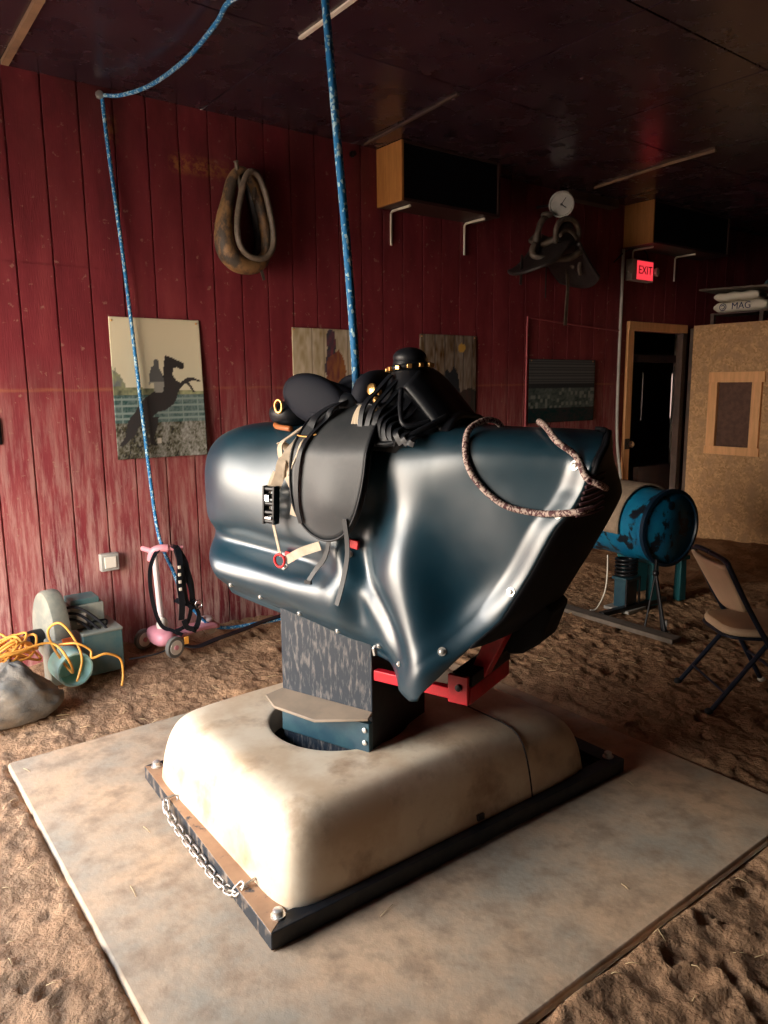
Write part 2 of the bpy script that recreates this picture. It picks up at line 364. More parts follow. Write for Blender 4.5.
# ------------------------------------------------------------------ room
WY, CZ, XL, XR, YB = 4.3, 3.13, -1.15, 9.2, -3.2
def siding(name, x0, x1, z0, z1, y=WY, th=.05):
    # vertical grooved boards as one profile extruded in z, with a horizontal sheet joint
    b = MB(); xs = [(x0, 0)]
    g0 = .917; k = math.ceil((x0-g0)/.1815)
    while g0+k*.1815 < x1-.02:
        g = g0+k*.1815; k += 1
        if g < x0+.02: continue
        xs += [(g-.006, 0), (g-.004, .012), (g+.004, .012), (g+.006, 0)]
    xs.append((x1, 0))
    jz = [z for z in (2.198,) if z0 < z < z1]
    lv = [z0]+[q for z in jz for q in (z-.004, z-.0039, z+.0039, z+.004)]+[z1]
    n = len(xs)
    for i in range(len(lv)-1):
        dz = .006 if (len(jz) and i == 2) else 0
        vs = [(x, y+d+dz, z) for z in (lv[i], lv[i+1]) for x, d in xs]
        b.add(vs, [(j, j+1, n+j+1, n+j) for j in range(n-1)])
    b.box(((x0+x1)/2, y+.02+th/2, (z0+z1)/2), (x1-x0, th, z1-z0))
    return b
wb = siding('wall', XL-.1, 6.2, -.1, CZ)
w2 = siding('wall', 6.2, 7.1, 2.04, CZ); w3 = siding('wall', 7.1, XR, -.1, CZ)
for q in (w2, w3): wb.add(q.v, q.f)
struct(wb.build('wall_back', WALL, smooth=20))
lb = MB()
lb.b2((XL-.1, 4.1, -.1), (XL, WY+.1, CZ)); lb.b2((XL-.1, 1.9, 2.4), (XL, 4.1, CZ)); lb.b2((XL-.1, YB-.1, -.1), (XL, 1.9, CZ))
struct(lb.build('wall_left', DKBROWN))
b = MB(); b.b2((XR, YB-.1, -.1), (XR+.1, WY+.1, CZ)); struct(b.build('wall_right', DKBROWN))
b = MB(); b.b2((XL, YB-.1, -.1), (XR, YB, CZ)); struct(b.build('wall_front', DKBROWN))
# ceiling: glossy sheets with open joints
b = MB(); ex = [XL-.1]+[.915+1.058*k for k in range(-2, 8)]+[XR+.1]; ey = [YB-.1, -1.05, .02, 1.09, 2.10, 3.18, WY+.02]
g = .0055
for i in range(len(ex)-1):
    for j in range(len(ey)-1):
        if ex[i+1]-ex[i] > .05: b.b2((ex[i]+g, ey[j]+g, CZ), (ex[i+1]-g, ey[j+1]-g, CZ+.012))
b.b2((XL-.1, YB-.1, CZ+.013), (XR+.1, WY+.1, CZ+.05))
struct(b.build('ceiling', CEIL, smooth=0))

# dirt floor
def field(n, beta, seed):
    r = np.random.RandomState(seed); f = np.fft.fftfreq(n)*n; kx, ky = np.meshgrid(f, f); k = np.sqrt(kx**2+ky**2); k[0, 0] = 1
    a = np.fft.ifft2(np.fft.fft2(r.randn(n, n))*k**(-beta)*(k > 1)).real; return (a-a.mean())/a.std()
F1 = field(512, 1.35, 3); F2 = field(512, .75, 5)
def samp(F, x, y):
    n = F.shape[0]; x = np.mod(x, n); y = np.mod(y, n); x0 = np.floor(x).astype(int); y0 = np.floor(y).astype(int); a = x-x0; b_ = y-y0
    g_ = lambda i, j: F[np.mod(i, n), np.mod(j, n)]
    return g_(x0, y0)*(1-a)*(1-b_)+g_(x0+1, y0)*a*(1-b_)+g_(x0, y0+1)*(1-a)*b_+g_(x0+1, y0+1)*a*b_
ax = np.concatenate([np.arange(XL-.05, -.5, .1), np.arange(-.5, 5.2, .0145), np.arange(5.2, XR+.1, .05)])
ay = np.concatenate([np.arange(YB-.05, .2, .15), np.arange(.2, 4.33, .0145)])
X, Y = np.meshgrid(ax, ay, indexing='ij')
Z = .011*samp(F1, X*95, Y*95)+.0045*samp(F2, X*60+40, Y*60)
R_ = np.random.RandomState(11)
for _ in range(620):   # scuffs and hoof/shoe dents
    cx, cy = R_.uniform(-.6, 5.6), R_.uniform(.2, 4.25); aa = R_.uniform(0, PI); sx, sy = R_.uniform(.02, .06), R_.uniform(.015, .035); d = R_.uniform(.006, .024)
    m_ = (abs(X-cx) < .25) & (abs(Y-cy) < .25); dx, dy = X[m_]-cx, Y[m_]-cy
    u = dx*math.cos(aa)+dy*math.sin(aa); v = -dx*math.sin(aa)+dy*math.cos(aa); q = (u/sx)**2+(v/sy)**2
    Z[m_] += -d*np.exp(-q)+.5*d*np.exp(-(q-2.2)**2)
bank = np.clip((Y-3.75)/.55, 0, 1)**1.5*.07*np.exp(-((X-1.9)/1.6)**2); Z += bank
ins = np.clip(np.minimum.reduce([X-.47, 2.78-X, Y-1.04, 3.31-Y])/.03, 0, 1)
Z = Z*(1-ins)+(-.03)*ins
edge = np.exp(-(np.minimum.reduce([abs(Z*0+np.maximum.reduce([.49-X, X-2.73, 1.07-Y, Y-3.28]))])/.06)**2)*(1-ins); Z += .006*edge
Z = np.where(Y > 4.26, np.minimum(Z, .07), Z)
nx, ny = X.shape
me = bpy.data.meshes.new('floor'); me.vertices.add(nx*ny); me.vertices.foreach_set('co', np.stack([X, Y, Z], -1).astype(np.float32).ravel())
I = np.arange(nx*ny).reshape(nx, ny); q = np.stack([I[:-1, :-1], I[1:, :-1], I[1:, 1:], I[:-1, 1:]], -1).reshape(-1, 4)
me.loops.add(q.size); me.loops.foreach_set('vertex_index', q.ravel().astype(np.int32)); me.polygons.add(len(q))
me.polygons.foreach_set('loop_start', np.arange(0, q.size, 4, dtype=np.int32)); me.update(calc_edges=True); me.materials.append(DIRT); me.shade_smooth()
struct(bpy.data.objects.new('floor', me)); COL.objects.link(bpy.data.objects['floor'])
def fz(x, y):
    i = int(np.searchsorted(ax, x)); j = int(np.searchsorted(ay, y)); return float(Z[min(i, nx-1), min(j, ny-1)])
# ground outside the doorway
b = MB(); b.b2((-26, -22, -.16), (XL-.04, 24, -.04)); struct(b.build('ground_outside', mat('outside_dirt', (.50, .33, .21), .95)), 'bare tan ground outside the barn doorway')
# room beyond the doorway, dark, with two tall slit windows
RB = 8.0
b = MB(); b.b2((5.0, 4.4, -.1), (14.5, RB+.1, 0)); struct(b.build('floor_beyond', mat('dusty_planks', (.16, .12, .09), .9)))
b = MB(); b.b2((5.0, 4.4, 2.7), (14.5, RB+.1, 2.8)); struct(b.build('ceiling_beyond', DKBROWN))
b = MB(); b.b2((4.9, 4.4, -.1), (5.0, RB+.1, 2.8)); struct(b.build('wall_beyond_left', DKBROWN))
b = MB(); b.b2((XR, 4.3, -.1), (14.6, 4.4, 2.8)); struct(b.build('wall_beyond_front', DWOOD))
b = MB(); b.b2((14.5, 4.4, -.1), (14.6, RB+.1, 2.8)); struct(b.build('wall_beyond_right', DKBROWN))
b = MB(); sl = [(11.93, 11.96), (12.86, 12.98)]
xx = [5.0]+[v for s_ in sl for v in s_]+[14.5]
for i in (0, 2, 4): b.b2((xx[i], RB, -.1), (xx[i+1], RB+.1, 2.8))
for s_ in sl: b.b2((s_[0], RB, -.1), (s_[1], RB+.1, .9)); b.b2((s_[0], RB, 1.72), (s_[1], RB+.1, 2.8))
struct(b.build('wall_beyond', DKBROWN))
for k, s_ in enumerate(sl):
    b = MB(); b.b2((s_[0]-.02, RB-.02, .88), (s_[1]+.02, RB-.001, .90)); b.b2((s_[0]-.02, RB-.02, 1.72), (s_[1]+.02, RB-.001, 1.74))
    struct(b.build('window_%d' % (k+1), DWOOD))
b = MB(); b.b2((8.09, 4.98, 0), (8.22, 5.02, 2.25))
tag(b.build('plank_partition', PALEST), 'pale grey upright plank seen inside the dark doorway', 'partition')
b = MB(); b.b2((8.23, 4.9, 0), (8.35, 4.98, 2.6)); b.b2((7.2, 4.9, 1.78), (8.23, 4.96, 1.86)); b.b2((7.3, 4.9, .0), (8.23, 4.96, .62))
tag(b.build('stud_frame', DWOOD), 'dark timber stud frame standing inside the doorway', 'framing')
# door trim
dt = MB(); dt.b2((6.12, 4.27, 0), (6.21, 4.299, 2.04)); dt.b2((6.12, 4.265, 2.04), (7.1, 4.299, 2.12)); dt.b2((6.2, 4.3, 0), (6.23, 4.42, 2.04)); pass
struct(dt.build('trim_1', WOOD, bevel=.003), 'raw pine trim around the dark doorway')
dt = MB(); dt.b2((7.03, 4.27, 0), (7.098, 4.299, 2.04)); dt.b2((7.083, 4.2995, 0), (7.0985, 4.37, 2.04)); struct(dt.build('trim_2', DWOOD))
e = empty('door_latch', (6.165, 4.262, .98)); tag(e, 'small round metal latch on the pine door trim', 'latch')
b = MB(); b.b2((-.035, 0, -.05), (.035, .006, .05)); b.build('latch_plate', BLACKM, e)
b = MB(); b.lathe([(.012, 0), (.012, .03), (.028, .035), (.03, .05), (.02, .06)], (0, 0, 0), (0, -1, 0)); b.build('knob', CHROME, e)

# ------------------------------------------------------------------ OSB room on the right
e = empty('board_booth', (7.1, 3.0, 0)); tag(e, 'strand board booth with a small framed window beside doorway', 'booth')
b = MB(); y0, y1 = -1.35, 1.20   # local y of the face
wy0, wy1, wz0, wz1 = .56, .90, .93, 1.55
for (a, c_) in (((y0, -.05), (wy0, 2.09)), ((wy1, -.05), (y1, 2.09)), ((wy0, -.05), (wy1, wz0)), ((wy0, wz1), (wy1, 2.09))):
    b.b2((0, a[0], a[1]), (.018, c_[0], c_[1]))
b.build('face_panel', OSB, e)
b = MB(); b.b2((.018, y0, -.05), (1.9, y0+.02, 2.09)); b.build('side_panel', OSB, e)
b = MB(); b.b2((-.001, y1-.0, -.05), (.05, y1+.035, 2.085)); b.build('corner_post', DWOOD, e)
b = MB(); b.b2((-.0, y0, 2.09), (1.9, y1, 2.11)); b.build('roof_panel', OSB, e)
f = MB(); f.b2((-.035, wy0-.09, wz0), (0, wy0, wz1)); f.b2((-.035, wy1, wz0), (0, wy1+.09, wz1)); f.b2((-.022, wy0-.1, wz0-.08), (0, wy1+.11, wz0)); f.b2((-.022, wy0-.11, wz1), (0, wy1+.1, wz1+.1))
fr = f.build('window_frame', WOOD, e, bevel=.002)
b = MB(); b.b2((.01, wy0, wz0), (.018, wy1, wz1)); b.build('brown_window_panel', BROWNSC, fr)
# shelf with bags
e = empty('roof_rack', (7.12, 3.45, 2.11)); tag(e, 'low wooden rack carrying folded bags on booth roof', 'rack')
b = MB(); b.b2((0, -.45, .09), (.35, .6, .105)); b.build('rack_board', DWOOD, e)
for yy in (.56, .08, -.42):
    b = MB(); b.b2((0, yy, 0), (.04, yy+.035, .09)); b.build('leg', DWOOD, e)
def bag(loc, d, rz, label, txt=None):
    e = empty('feed_bag', loc, rz); tag(e, label, 'bag', 'folded feed bags on the booth roof')
    b = MB(); b.grid(lambda u, v: (lambda th, s_: (math.copysign(abs(math.cos(th))**.6, math.cos(th))*d[0]/2, (s_-.5)*d[1], d[2]/2+math.copysign(abs(math.sin(th))**.7, math.sin(th))*d[2]/2*(1-abs(2*s_-1)**14*.55)*(1+.12*math.sin(s_*17+th*2))))(2*PI*u, v), 24, 30, closeu=True)
    b.build('sack', BAGW, e)
    if txt:
        mx = Matrix.Translation((-d[0]/2-.003, -.02, d[2]*.5))@Matrix(((0, 0, -1, 0), (-1, 0, 0, 0), (0, 1, 0, 0), (0, 0, 0, 1)))
        text_obj(txt, 'lettering', .088, NAVY, mx, e)
        b = MB(); b.tube([(-d[0]/2-.004, .16+.032*math.cos(t), d[2]*.5+.032*math.sin(t)) for t in np.linspace(0, 2*PI, 20, endpoint=False)], .004, 6, closed=True)
        b.tube([(-d[0]/2-.004, .16+.016*math.cos(t), d[2]*.5+.018*math.sin(t)) for t in np.linspace(.5, 5.5, 12)], .004, 6); b.build('round_emblem', NAVY, e)
    return e
bag((7.30, 3.79, 2.217), (.26, .52, .11), 0, 'lower white bag with navy MAG lettering on booth roof', 'MAG')
bag((7.30, 3.85, 2.33), (.24, .42, .085), .12, 'upper plain white bag folded over the lettered bag')
b = MB(); b.box((7.28, 3.70, 2.43), (.42, .9, .018), R=Matrix.Rotation(.02, 3, 'X')@Matrix.Rotation(.15, 3, 'Z'))
tag(b.build('loose_board', GWOOD), 'thin weathered board lying on top of the white bags', 'board')
e = empty('blue_pipe', (7.35, 3.45, 2.455)); b = MB(); b.tube(spline([(0, .2, -.004), (0, .17, .04), (0, .05, .045), (0, -.5, .03)], 6), .014, 8); b.build('bent_pipe', BLUEP, e)
tag(e, 'bent dark blue pipe lying across the loose board', 'pipe')

# ------------------------------------------------------------------ ceiling cabinets
def cabinet(x0, x1, y0, z0, label, brk, group='black fronted cabinets under the ceiling'):
    e = empty('wall_cabinet', (x0, WY, z0)); tag(e, label, 'cabinet', group)
    W, D, Hh = x1-x0, WY-y0-.001, CZ-z0-.004
    b = MB(); b.b2((0, -D, 0), (.018, -.0, Hh)); b.build('side_panel', ORWOOD, e)
    b = MB(); b.b2((.018, -D, 0), (W, 0, .02)); b.b2((W-.02, -D, .02), (W, 0, Hh)); b.b2((.018, -D, Hh-.015), (W-.02, 0, Hh)); b.build('carcass', DKBROWN, e)
    b = MB(); b.b2((.022, -D+.01, .02), (W-.03, -D+.02, Hh-.015)); b.build('front_panel', BLACKV, e)
    for bx, n_ in brk:
        q = empty('shelf_bracket', (bx, WY-.002, z0-.001)); tag(q, n_, 'bracket', 'white L brackets under the cabinets')
        b = MB(); b.tube(spline([(0, -.012, -.235), (0, -.012, -.06), (0, -.02, -.018), (0, -.06, -.011), (0, -.22, -.011)], 6), .011, 6, flat=.8); b.build('bracket_arm', WHITE, q, smooth=60)
cabinet(3.231, 4.146, 4.026, 2.752, 'wood sided cabinet with black front above the horse photographs', [(3.341, 'leftmost white L bracket, under orange end of near cabinet'), (4.038, 'white L bracket under right end of the near cabinet')])
cabinet(6.02, 7.3, 4.0, 2.765, 'wood sided cabinet with black front above the exit sign', [(6.15, 'white L bracket just behind the exit sign'), (6.84, 'white L bracket right of the exit sign')])

# ceiling strips
def strip(name, pts, wd, th, M, label, cat='strip'):
    b = MB(); P = [Vector(p) for p in pts]; b.band(P, wd, th, (P[1]-P[0]).cross(Vector((0, 0, 1)))); return tag(b.build(name, M, smooth=0), label, cat)
strip('wood_batten', [(.93, 4.24, CZ-.012), (.915, 3.0, CZ-.012)], .034, .022, DULLW, 'pine batten on ceiling above the left end of wall', 'batten')
strip('metal_strip', [(1.966, 3.19, CZ-.006), (1.962, 2.3, CZ-.006)], .02, .01, WHITE, 'pale metal strip on ceiling between the two blue ropes')
strip('metal_strip', [(3.10, 4.25, CZ-.006), (3.01, 3.25, CZ-.006)], .022, .01, DWOOD, 'dull brown strip on ceiling left of near cabinet')
strip('wood_batten', [(5.266, 4.06, CZ-.009), (5.15, 3.3, CZ-.009), (5.134, 2.95, CZ-.009)], .016, .016, DULLW, 'thin pine batten on ceiling right of the hanging saddle', 'batten')
strip('metal_strip', [(7.0, 3.3, CZ-.006), (7.0, 2.2, CZ-.006)], .02, .01, WHITE, 'short pale strip on ceiling above the booth roof')
b = MB(); b.b2((5.12, 4.2, 3.06), (5.8, 4.295, 3.125)); tag(b.build('timber_block', DWOOD), 'brown timber nailer where wall meets ceiling behind clock', 'timber')
b = MB(); b.lathe([(.02, 0), (.02, .01), (.008, .015), (.008, .03), (.016, .034)], (3.02, 4.29, 3.06), (0, -1, 0), 10); tag(b.build('wall_hook', BLACKM), 'small dark knob on wall left of near cabinet', 'hook')

# conduit, wire, outlet
b = MB(); b.tube(spline([(6.006, 4.283, 2.75), (6.006, 4.283, 1.5), (6.02, 4.275, 1.0), (6.06, 4.25, .62), (6.06, 4.25, .05)], 8), .014, 8); tag(b.build('conduit', GREY), 'grey vertical conduit on wall left of the doorway', 'pipe')
b = MB(); b.tube(spline([(4.755, 4.29, .9), (4.755, 4.29, 1.6), (4.757, 4.29, 2.05), (4.775, 4.29, 2.09), (4.85, 4.29, 2.09), (5.3, 4.29, 2.06), (6.0, 4.29, 2.03)], 8), .008, 6); tag(b.build('wall_wire', PINKW), 'thin red painted wire bent around the arena photograph', 'wire')
e = empty('outlet_box', (1.263, 4.3, .572)); tag(e, 'grey weatherproof outlet box low on the red wall', 'outlet')
b = MB(); b.b2((-.052, -.045, -.05), (.052, 0, .05)); b.build('box_body', GREY, e, bevel=.006)
b = MB(); b.b2((-.033, -.052, -.032), (.033, -.045, .034)); b.build('cover', WHITE, e, bevel=.003)

# exit sign
e = empty('exit_sign', (6.24, 4.3, 2.575)); tag(e, 'small lit red EXIT sign with two lamp heads', 'sign')
b = MB(); b.b2((-.17, -.07, -.095), (.17, 0, .095)); b.build('housing', GREY, e, bevel=.006)
b = MB(); b.b2((-.095, -.075, -.082), (.15, -.07, .082)); b.build('lit_face', EXITR, e)
text_obj('EXIT', 'lettering', .105, EXITL, Matrix.Translation((.028, -.076, 0))@Matrix.Rotation(PI/2, 4, 'X'), e)
for s_ in (-1, 1):
    b = MB(); b.lathe([(.012, -.03), (.03, -.02), (.042, .02), (.036, .025)], (s_*.2, -.07, 0), (s_*.3, -1, 0), 16); b.build('lamp_head', GREY, e)
b = MB(); b.tube(spline([(-.36, -.01, .05), (-.2, -.02, .16), (-.02, -.03, .2), (.1, -.03, .17), (.13, -.03, .09)], 6), .006, 6); b.build('cable', BLACKM, e)

# ------------------------------------------------------------------ photographs on the wall
def inpoly(x, y, P):
    r = False; j = len(P)-1
    for i in range(len(P)):
        if (P[i][1] > y) != (P[j][1] > y) and x < (P[j][0]-P[i][0])*(y-P[i][1])/(P[j][1]-P[i][1])+P[i][0]: r = not r
        j = i
    return r
def hsh(i, j): return random.Random(i*7919+j*104729).random()
def picture(name, x0, z0, w_, h, nx_, nz_, fn, curl, label, group='photographs pinned on the red wall', tilt=0, pins=True, frame=None):
    e = empty(name, (x0, WY, z0)); tag(e, label, 'photograph', group); e.rotation_euler = (0, tilt, 0)
    vs = []; cs = []
    for i in range(nx_+1):
        for j in range(nz_+1):
            u, v = i/nx_, j/nz_; vs.append((u*w_, -.008-curl(u, v), v*h)); cs.append(fn(u, v, i, j))
    b = MB(); b.add(vs, [(i*(nz_+1)+j, (i+1)*(nz_+1)+j, (i+1)*(nz_+1)+j+1, i*(nz_+1)+j+1) for i in range(nx_) for j in range(nz_)])
    me = bpy.data.meshes.new('print'); me.from_pydata(b.v, [], b.f); me.materials.append(PRINT); me.shade_smooth()
    ca = me.color_attributes.new('print', 'FLOAT_COLOR', 'POINT')
    ca.data.foreach_set('color', np.array([(*c_, 1) for c_ in cs], dtype=np.float32).ravel())
    o = bpy.data.objects.new('print', me); COL.objects.link(o); o.parent = e
    q = o.modifiers.new('s', 'SOLIDIFY'); q.thickness = .0025; q.offset = 0
    if pins:
        for u, v in ((.03, .975), (.96, .975)):
            p = MB(); p.lathe([(.006, 0), (.006, .003), (.003, .005)], (u*w_, -.009-curl(u, v), v*h), (0, -1, 0), 10); p.build('pin', BRASS, e)
    return e
def noise2(u, v, s_):
    return float(samp(F2, np.array(u*s_), np.array(v*s_)))
HORSE = [(.585, .745), (.60, .735), (.65, .728), (.74, .70), (.785, .685), (.79, .655), (.765, .64), (.70, .655), (.665, .645), (.655, .60), (.69, .56), (.74, .545), (.80, .575), (.87, .585), (.97, .558), (.975, .545), (.90, .56), (.83, .55), (.86, .52), (.90, .475), (.88, .47), (.84, .51), (.80, .54), (.75, .515), (.70, .47), (.68, .42), (.64, .385), (.55, .345), (.46, .33), (.40, .30), (.36, .24), (.33, .17), (.36, .12), (.33, .10), (.27, .13), (.30, .22), (.28, .27), (.20, .17), (.06, .09), (.03, .10), (.10, .17), (.13, .27), (.22, .34), (.27, .40), (.34, .44), (.43, .48), (.50, .52), (.55, .60), (.56, .68)]
RIDER = [(.445, .47), (.43, .55), (.385, .53), (.39, .60), (.42, .655), (.45, .665), (.445, .70), (.475, .715), (.51, .70), (.505, .655), (.54, .60), (.555, .54), (.53, .47)]
LEGH = [(.40, .30), (.47, .30), (.44, .21), (.40, .15), (.42, .105), (.36, .095), (.355, .16), (.36, .24)]
def rearing(u, v, i, j):
    k = noise2(u, v, 60)*.06; m_ = noise2(u+3, v, 160)*.08
    if inpoly(u, v, RIDER): return (.10, .10, .10) if v > .55 else (.28, .27, .24)
    if inpoly(u, v, HORSE) or inpoly(u, v, LEGH):
        return (.035+.02*k, .030, .030)
    if abs(u-.46) < .02 and .10 < v < .14: return (.5, .45, .38)
    if v > .52-.04*u:
        t = sm(.5, .98, v)
        if u < .14 and v < .50+.16*(1-u/.14)**.7+k*.5: return (.20+k, .21+k, .15)
        c = (.60+.16*t, .55+.12*t, .40+.07*t); return tuple(x+.02*k for x in c)
    if v > .46: return (.22+k, .23+k, .13+k*.5)
    if v > .26:
        if any(abs(v-q) < .007 for q in (.43, .38, .33, .29)) or (abs((u*6) % 1-.5) < .04 and v < .44): return (.20, .26, .24)
        return (.075+m_*.4, .12+m_*.4, .115+m_*.4)
    return tuple(max(.02, x+m_) for x in (.13, .125, .10))
picture('horse_photograph', 1.358, 1.15, .532, .795, 88, 130, rearing, lambda u, v: .035*u*u*(1.1-v)+.004*math.sin(u*5), 'large pale photograph of a rider on a rearing dark horse')
def rider2(u, v, i, j):
    k = noise2(u, v*.3, 50)*.08
    if inpoly(u, v, [(.52, .60), (.50, .35), (.47, .18), (.46, .0), (.80, .0), (.76, .2), (.82, .42), (.78, .60), (.70, .72), (.62, .66)]): return (.30+k, .11+k*.5, .055)
    if inpoly(u, v, [(.52, .74), (.50, .90), (.55, 1.), (.64, .97), (.66, .78), (.62, .55), (.52, .3), (.47, .45)]): return (.14+k, .06, .08)
    if v < .28+.03*math.sin(u*14): return (.16+k, .085+k*.6, .05)
    if abs((u*5.3) % 1-.5) < .03: return (.32, .25, .17)
    return (.60+k, .50+k, .36+k)
picture('trail_photograph', 2.524, 1.45, .515, .48, 60, 56, rider2, lambda u, v: .006*math.sin(u*4), 'small tan photograph of a mounted rider behind the saddle')
def dusk(u, v, i, j):
    k = noise2(u, v*.3, 60)*.05
    if ((u-.72)/.07)**2+((v-.86)/.05)**2 < 1: return (.65, .38, .08)
    if inpoly(u, v, [(.42, 0), (.40, .45), (.44, .62), (.52, .58), (.58, .66), (.66, .55), (.70, .3), (.78, 0)]): return (.02, .022, .028)
    if v < .35+.05*math.sin(u*9): return (.05+k*.3, .04, .035)
    return (.22+k, .17+k, .13+k) if abs((u*6) % 1-.5) > .06 else (.09, .07, .06)
picture('dusk_photograph', 3.603, 1.26, .575, .665, 60, 66, dusk, lambda u, v: .008*math.sin(u*3), 'dim brown photograph right of the blue rope with bright spot')
def arena(u, v, i, j):
    k = noise2(u, v, 90)*.03
    if v > .62: return (.05, .055, .06) if (v*22) % 1 < .45 else (.13, .13, .13)
    if v > .55: return (.03, .035, .04)
    if v > .24:
        if hsh(i//3, j//3) > .72: return (.22, .24, .22)
        return (.085+k, .11+k, .10+k)
    return (.02+k*.4, .03, .032)
picture('arena_photograph', 4.79, 1.225, .86, .535, 86, 54, arena, lambda u, v: .012*u, 'dark photograph of an indoor arena beside the thin wire')
picture('edge_photograph', .42, 1.27, .35, .14, 10, 6, lambda u, v, i, j: (.05, .05, .06), lambda u, v: 0, 'dark card cut off at the left edge of the wall', pins=False)

# ------------------------------------------------------------------ horse collar
e = empty('horse_collar', (2.175, WY, 2.545)); e.scale = (.84, 1, .84); tag(e, 'tan and black leather horse collar hanging on the wall', 'horse collar')
def tear(k, sx, sz, y, dz=0, dx=0):
    P = [(0, .30), (.065, .24), (.115, .08), (.145, -.10), (.13, -.22), (.06, -.285), (-.05, -.28), (-.125, -.20), (-.135, -.06), (-.105, .10), (-.06, .25)]
    return [Vector((x*sx+dx, y, z*sz+dz)) for x, z in P]
rim = spline(tear(0, 1, .98, -.17, 0, .03), 6, True); b = MB(); b.tube(rim, .021, 10, closed=True); b.build('rolled_rim', COLRIM, e, smooth=180)
P = spline(tear(0, 1.18, 1.08, -.10, -.015, -.01), 6, True); n_ = len(P)
b = MB(); b.tube(P, [.034+.032*max(0, -math.cos(2*PI*(i/n_-.08)))+.008*abs(math.sin(2*PI*i/n_)) for i in range(n_)], 12, closed=True, flat=.9); b.build('padded_body', COLLAR, e, smooth=180)
b = MB(); b.tube(spline(tear(0, 1.02, 1.0, -.035, 0, .0), 6, True), .035, 10, closed=True); b.build('back_pad', OLDL, e, smooth=180)
for x, z0_, z1 in ((-.055, .27, .36), (.075, .22, .32)):
    b = MB(); b.tube(spline([(x*.7, -.13, z0_-.1), (x, -.12, z0_), (x*1.2, -.12, z1)], 5), [.016]*5+[.013]*5+[.019], 8); b.build('peak', COLRIM, e, smooth=180)
b = MB(); b.band(spline([(.05, -.12, -.30), (.09, -.13, -.35), (.12, -.12, -.42)], 5), .022, .005, (1, 0, 0)); b.build('strap', OLDT, e)
b = MB(); b.cyl((.0, 0, .29), (.0, -.17, .295), .007, n=8); b.ball((0, -.17, .297), .012, 8); b.build('nail', GREY, e)

# ------------------------------------------------------------------ saddle and clock hung high on the wall
e = empty('hanging_saddle', (4.80, WY, 2.53)); tag(e, 'old dark western saddle hung on wall below round clock', 'saddle')
b = MB(); b.cyl((0, 0, .02), (0, -.42, .05), .028, n=10); b.build('rack_arm', DWOOD, e)
def skirt(sx):
    def f(u, v):
        # u across drop, v front-back
        x = sx*(.05+.36*u*(1-.25*(2*v-1)**2)); y = -.04-.40*v; z = .10-.34*u+.14*u*u*(1 if sx < 0 else .7)-.05*math.sin(v*PI)*u
        return (x, y, z)
    return f
for sx in (-1, 1):
    b = MB(); b.grid(skirt(sx), 14, 12); b.build('skirt', OLDL, e, smooth=180, solid=.022)
b = MB(); b.grid(lambda u, v: ((u-.5)*.26*(1-.2*v), -.08-.30*v, .14+.10*(1-(2*u-1)**2)*.6-.05*math.sin(v*PI)), 12, 12); b.build('seat', OLDT, e, smooth=180, solid=.03)
b = MB(); b.tube(spline([(-.11, -.34, .09), (-.135, -.36, .18), (-.09, -.37, .25), (0, -.38, .275), (.09, -.37, .25), (.135, -.36, .18), (.11, -.34, .09)], 6), .021, 8); b.build('cantle_binding', OLDT, e, smooth=180)
b = MB(); b.grid(lambda u, v: (math.cos(PI*u)*.11*v**.5, -.355, .10+.16*v*math.sin(PI*u)), 16, 5); b.build('cantle', OLDL, e, smooth=180, solid=.02)
b = MB(); b.tube(spline([(-.13, -.16, .05), (-.17, -.20, .14), (-.15, -.22, .25), (-.09, -.22, .31)], 6), [.03]*8+[.024]*11, 8); b.ball((-.08, -.22, .32), (.05, .05, .025)); b.build('horn', OLDT, e, smooth=180)
b = MB(); b.tube(spline([(-.19, -.2, .10), (-.22, -.22, .0), (-.05, -.40, -.03), (.08, -.42, .03), (.18, -.36, .02), (.2, -.25, -.05)], 6), .024, 8); b.tube(spline([(.16, -.3, .1), (.22, -.34, .02), (.16, -.36, -.06), (.2, -.34, -.12)], 5), .018, 8); b.build('coiled_strings', OLDT, e, smooth=180)
b = MB(); b.band([(.20, -.2, .0), (.245, -.18, -.2), (.25, -.16, -.5)], .035, .008, (1, 0, 0)); b.build('stirrup_strap', OLDT, e)
b = MB(); b.band([(-.05, -.2, .0), (-.05, -.2, -.3)], .012, .005, (1, 0, 0)); b.build('latigo', OLDL, e)
b = MB(); b.band([(-.33, -.2, -.0), (-.34, -.2, -.22)], .025, .006, (1, 0, 0)); b.build('latigo', OLDL, e)
e = empty('wall_clock', (4.83, 4.03, 2.935)); tag(e, 'round clock tilted forward above the hanging saddle', 'clock')
dv = Vector((-.75, -.55, -.3)).normalized()
b = MB(); b.lathe([(.0, -.05), (.08, -.045), (.098, 0), (.098, .025), (.085, .03), (.082, .018)], (0, 0, 0), dv, 32); b.build('case', GREY, e)
b = MB(); b.lathe([(0, .015), (.084, .015)], (0, 0, 0), dv, 32); b.build('dial', CLOCKF, e)
u_ = dv.orthogonal().normalized(); v_ = dv.cross(u_)
b = MB(); b.cyl(dv*.02, dv*.02+u_*.045, .004, n=6); b.cyl(dv*.022, dv*.022+v_*.06, .003, n=6); b.ball(dv*.02, .01, 8); b.build('hands', BLACKM, e)
b = MB(); b.cyl(-dv*.04, (.0, .25, .02), .012, n=8); b.build('mount_arm', BLACKM, e)

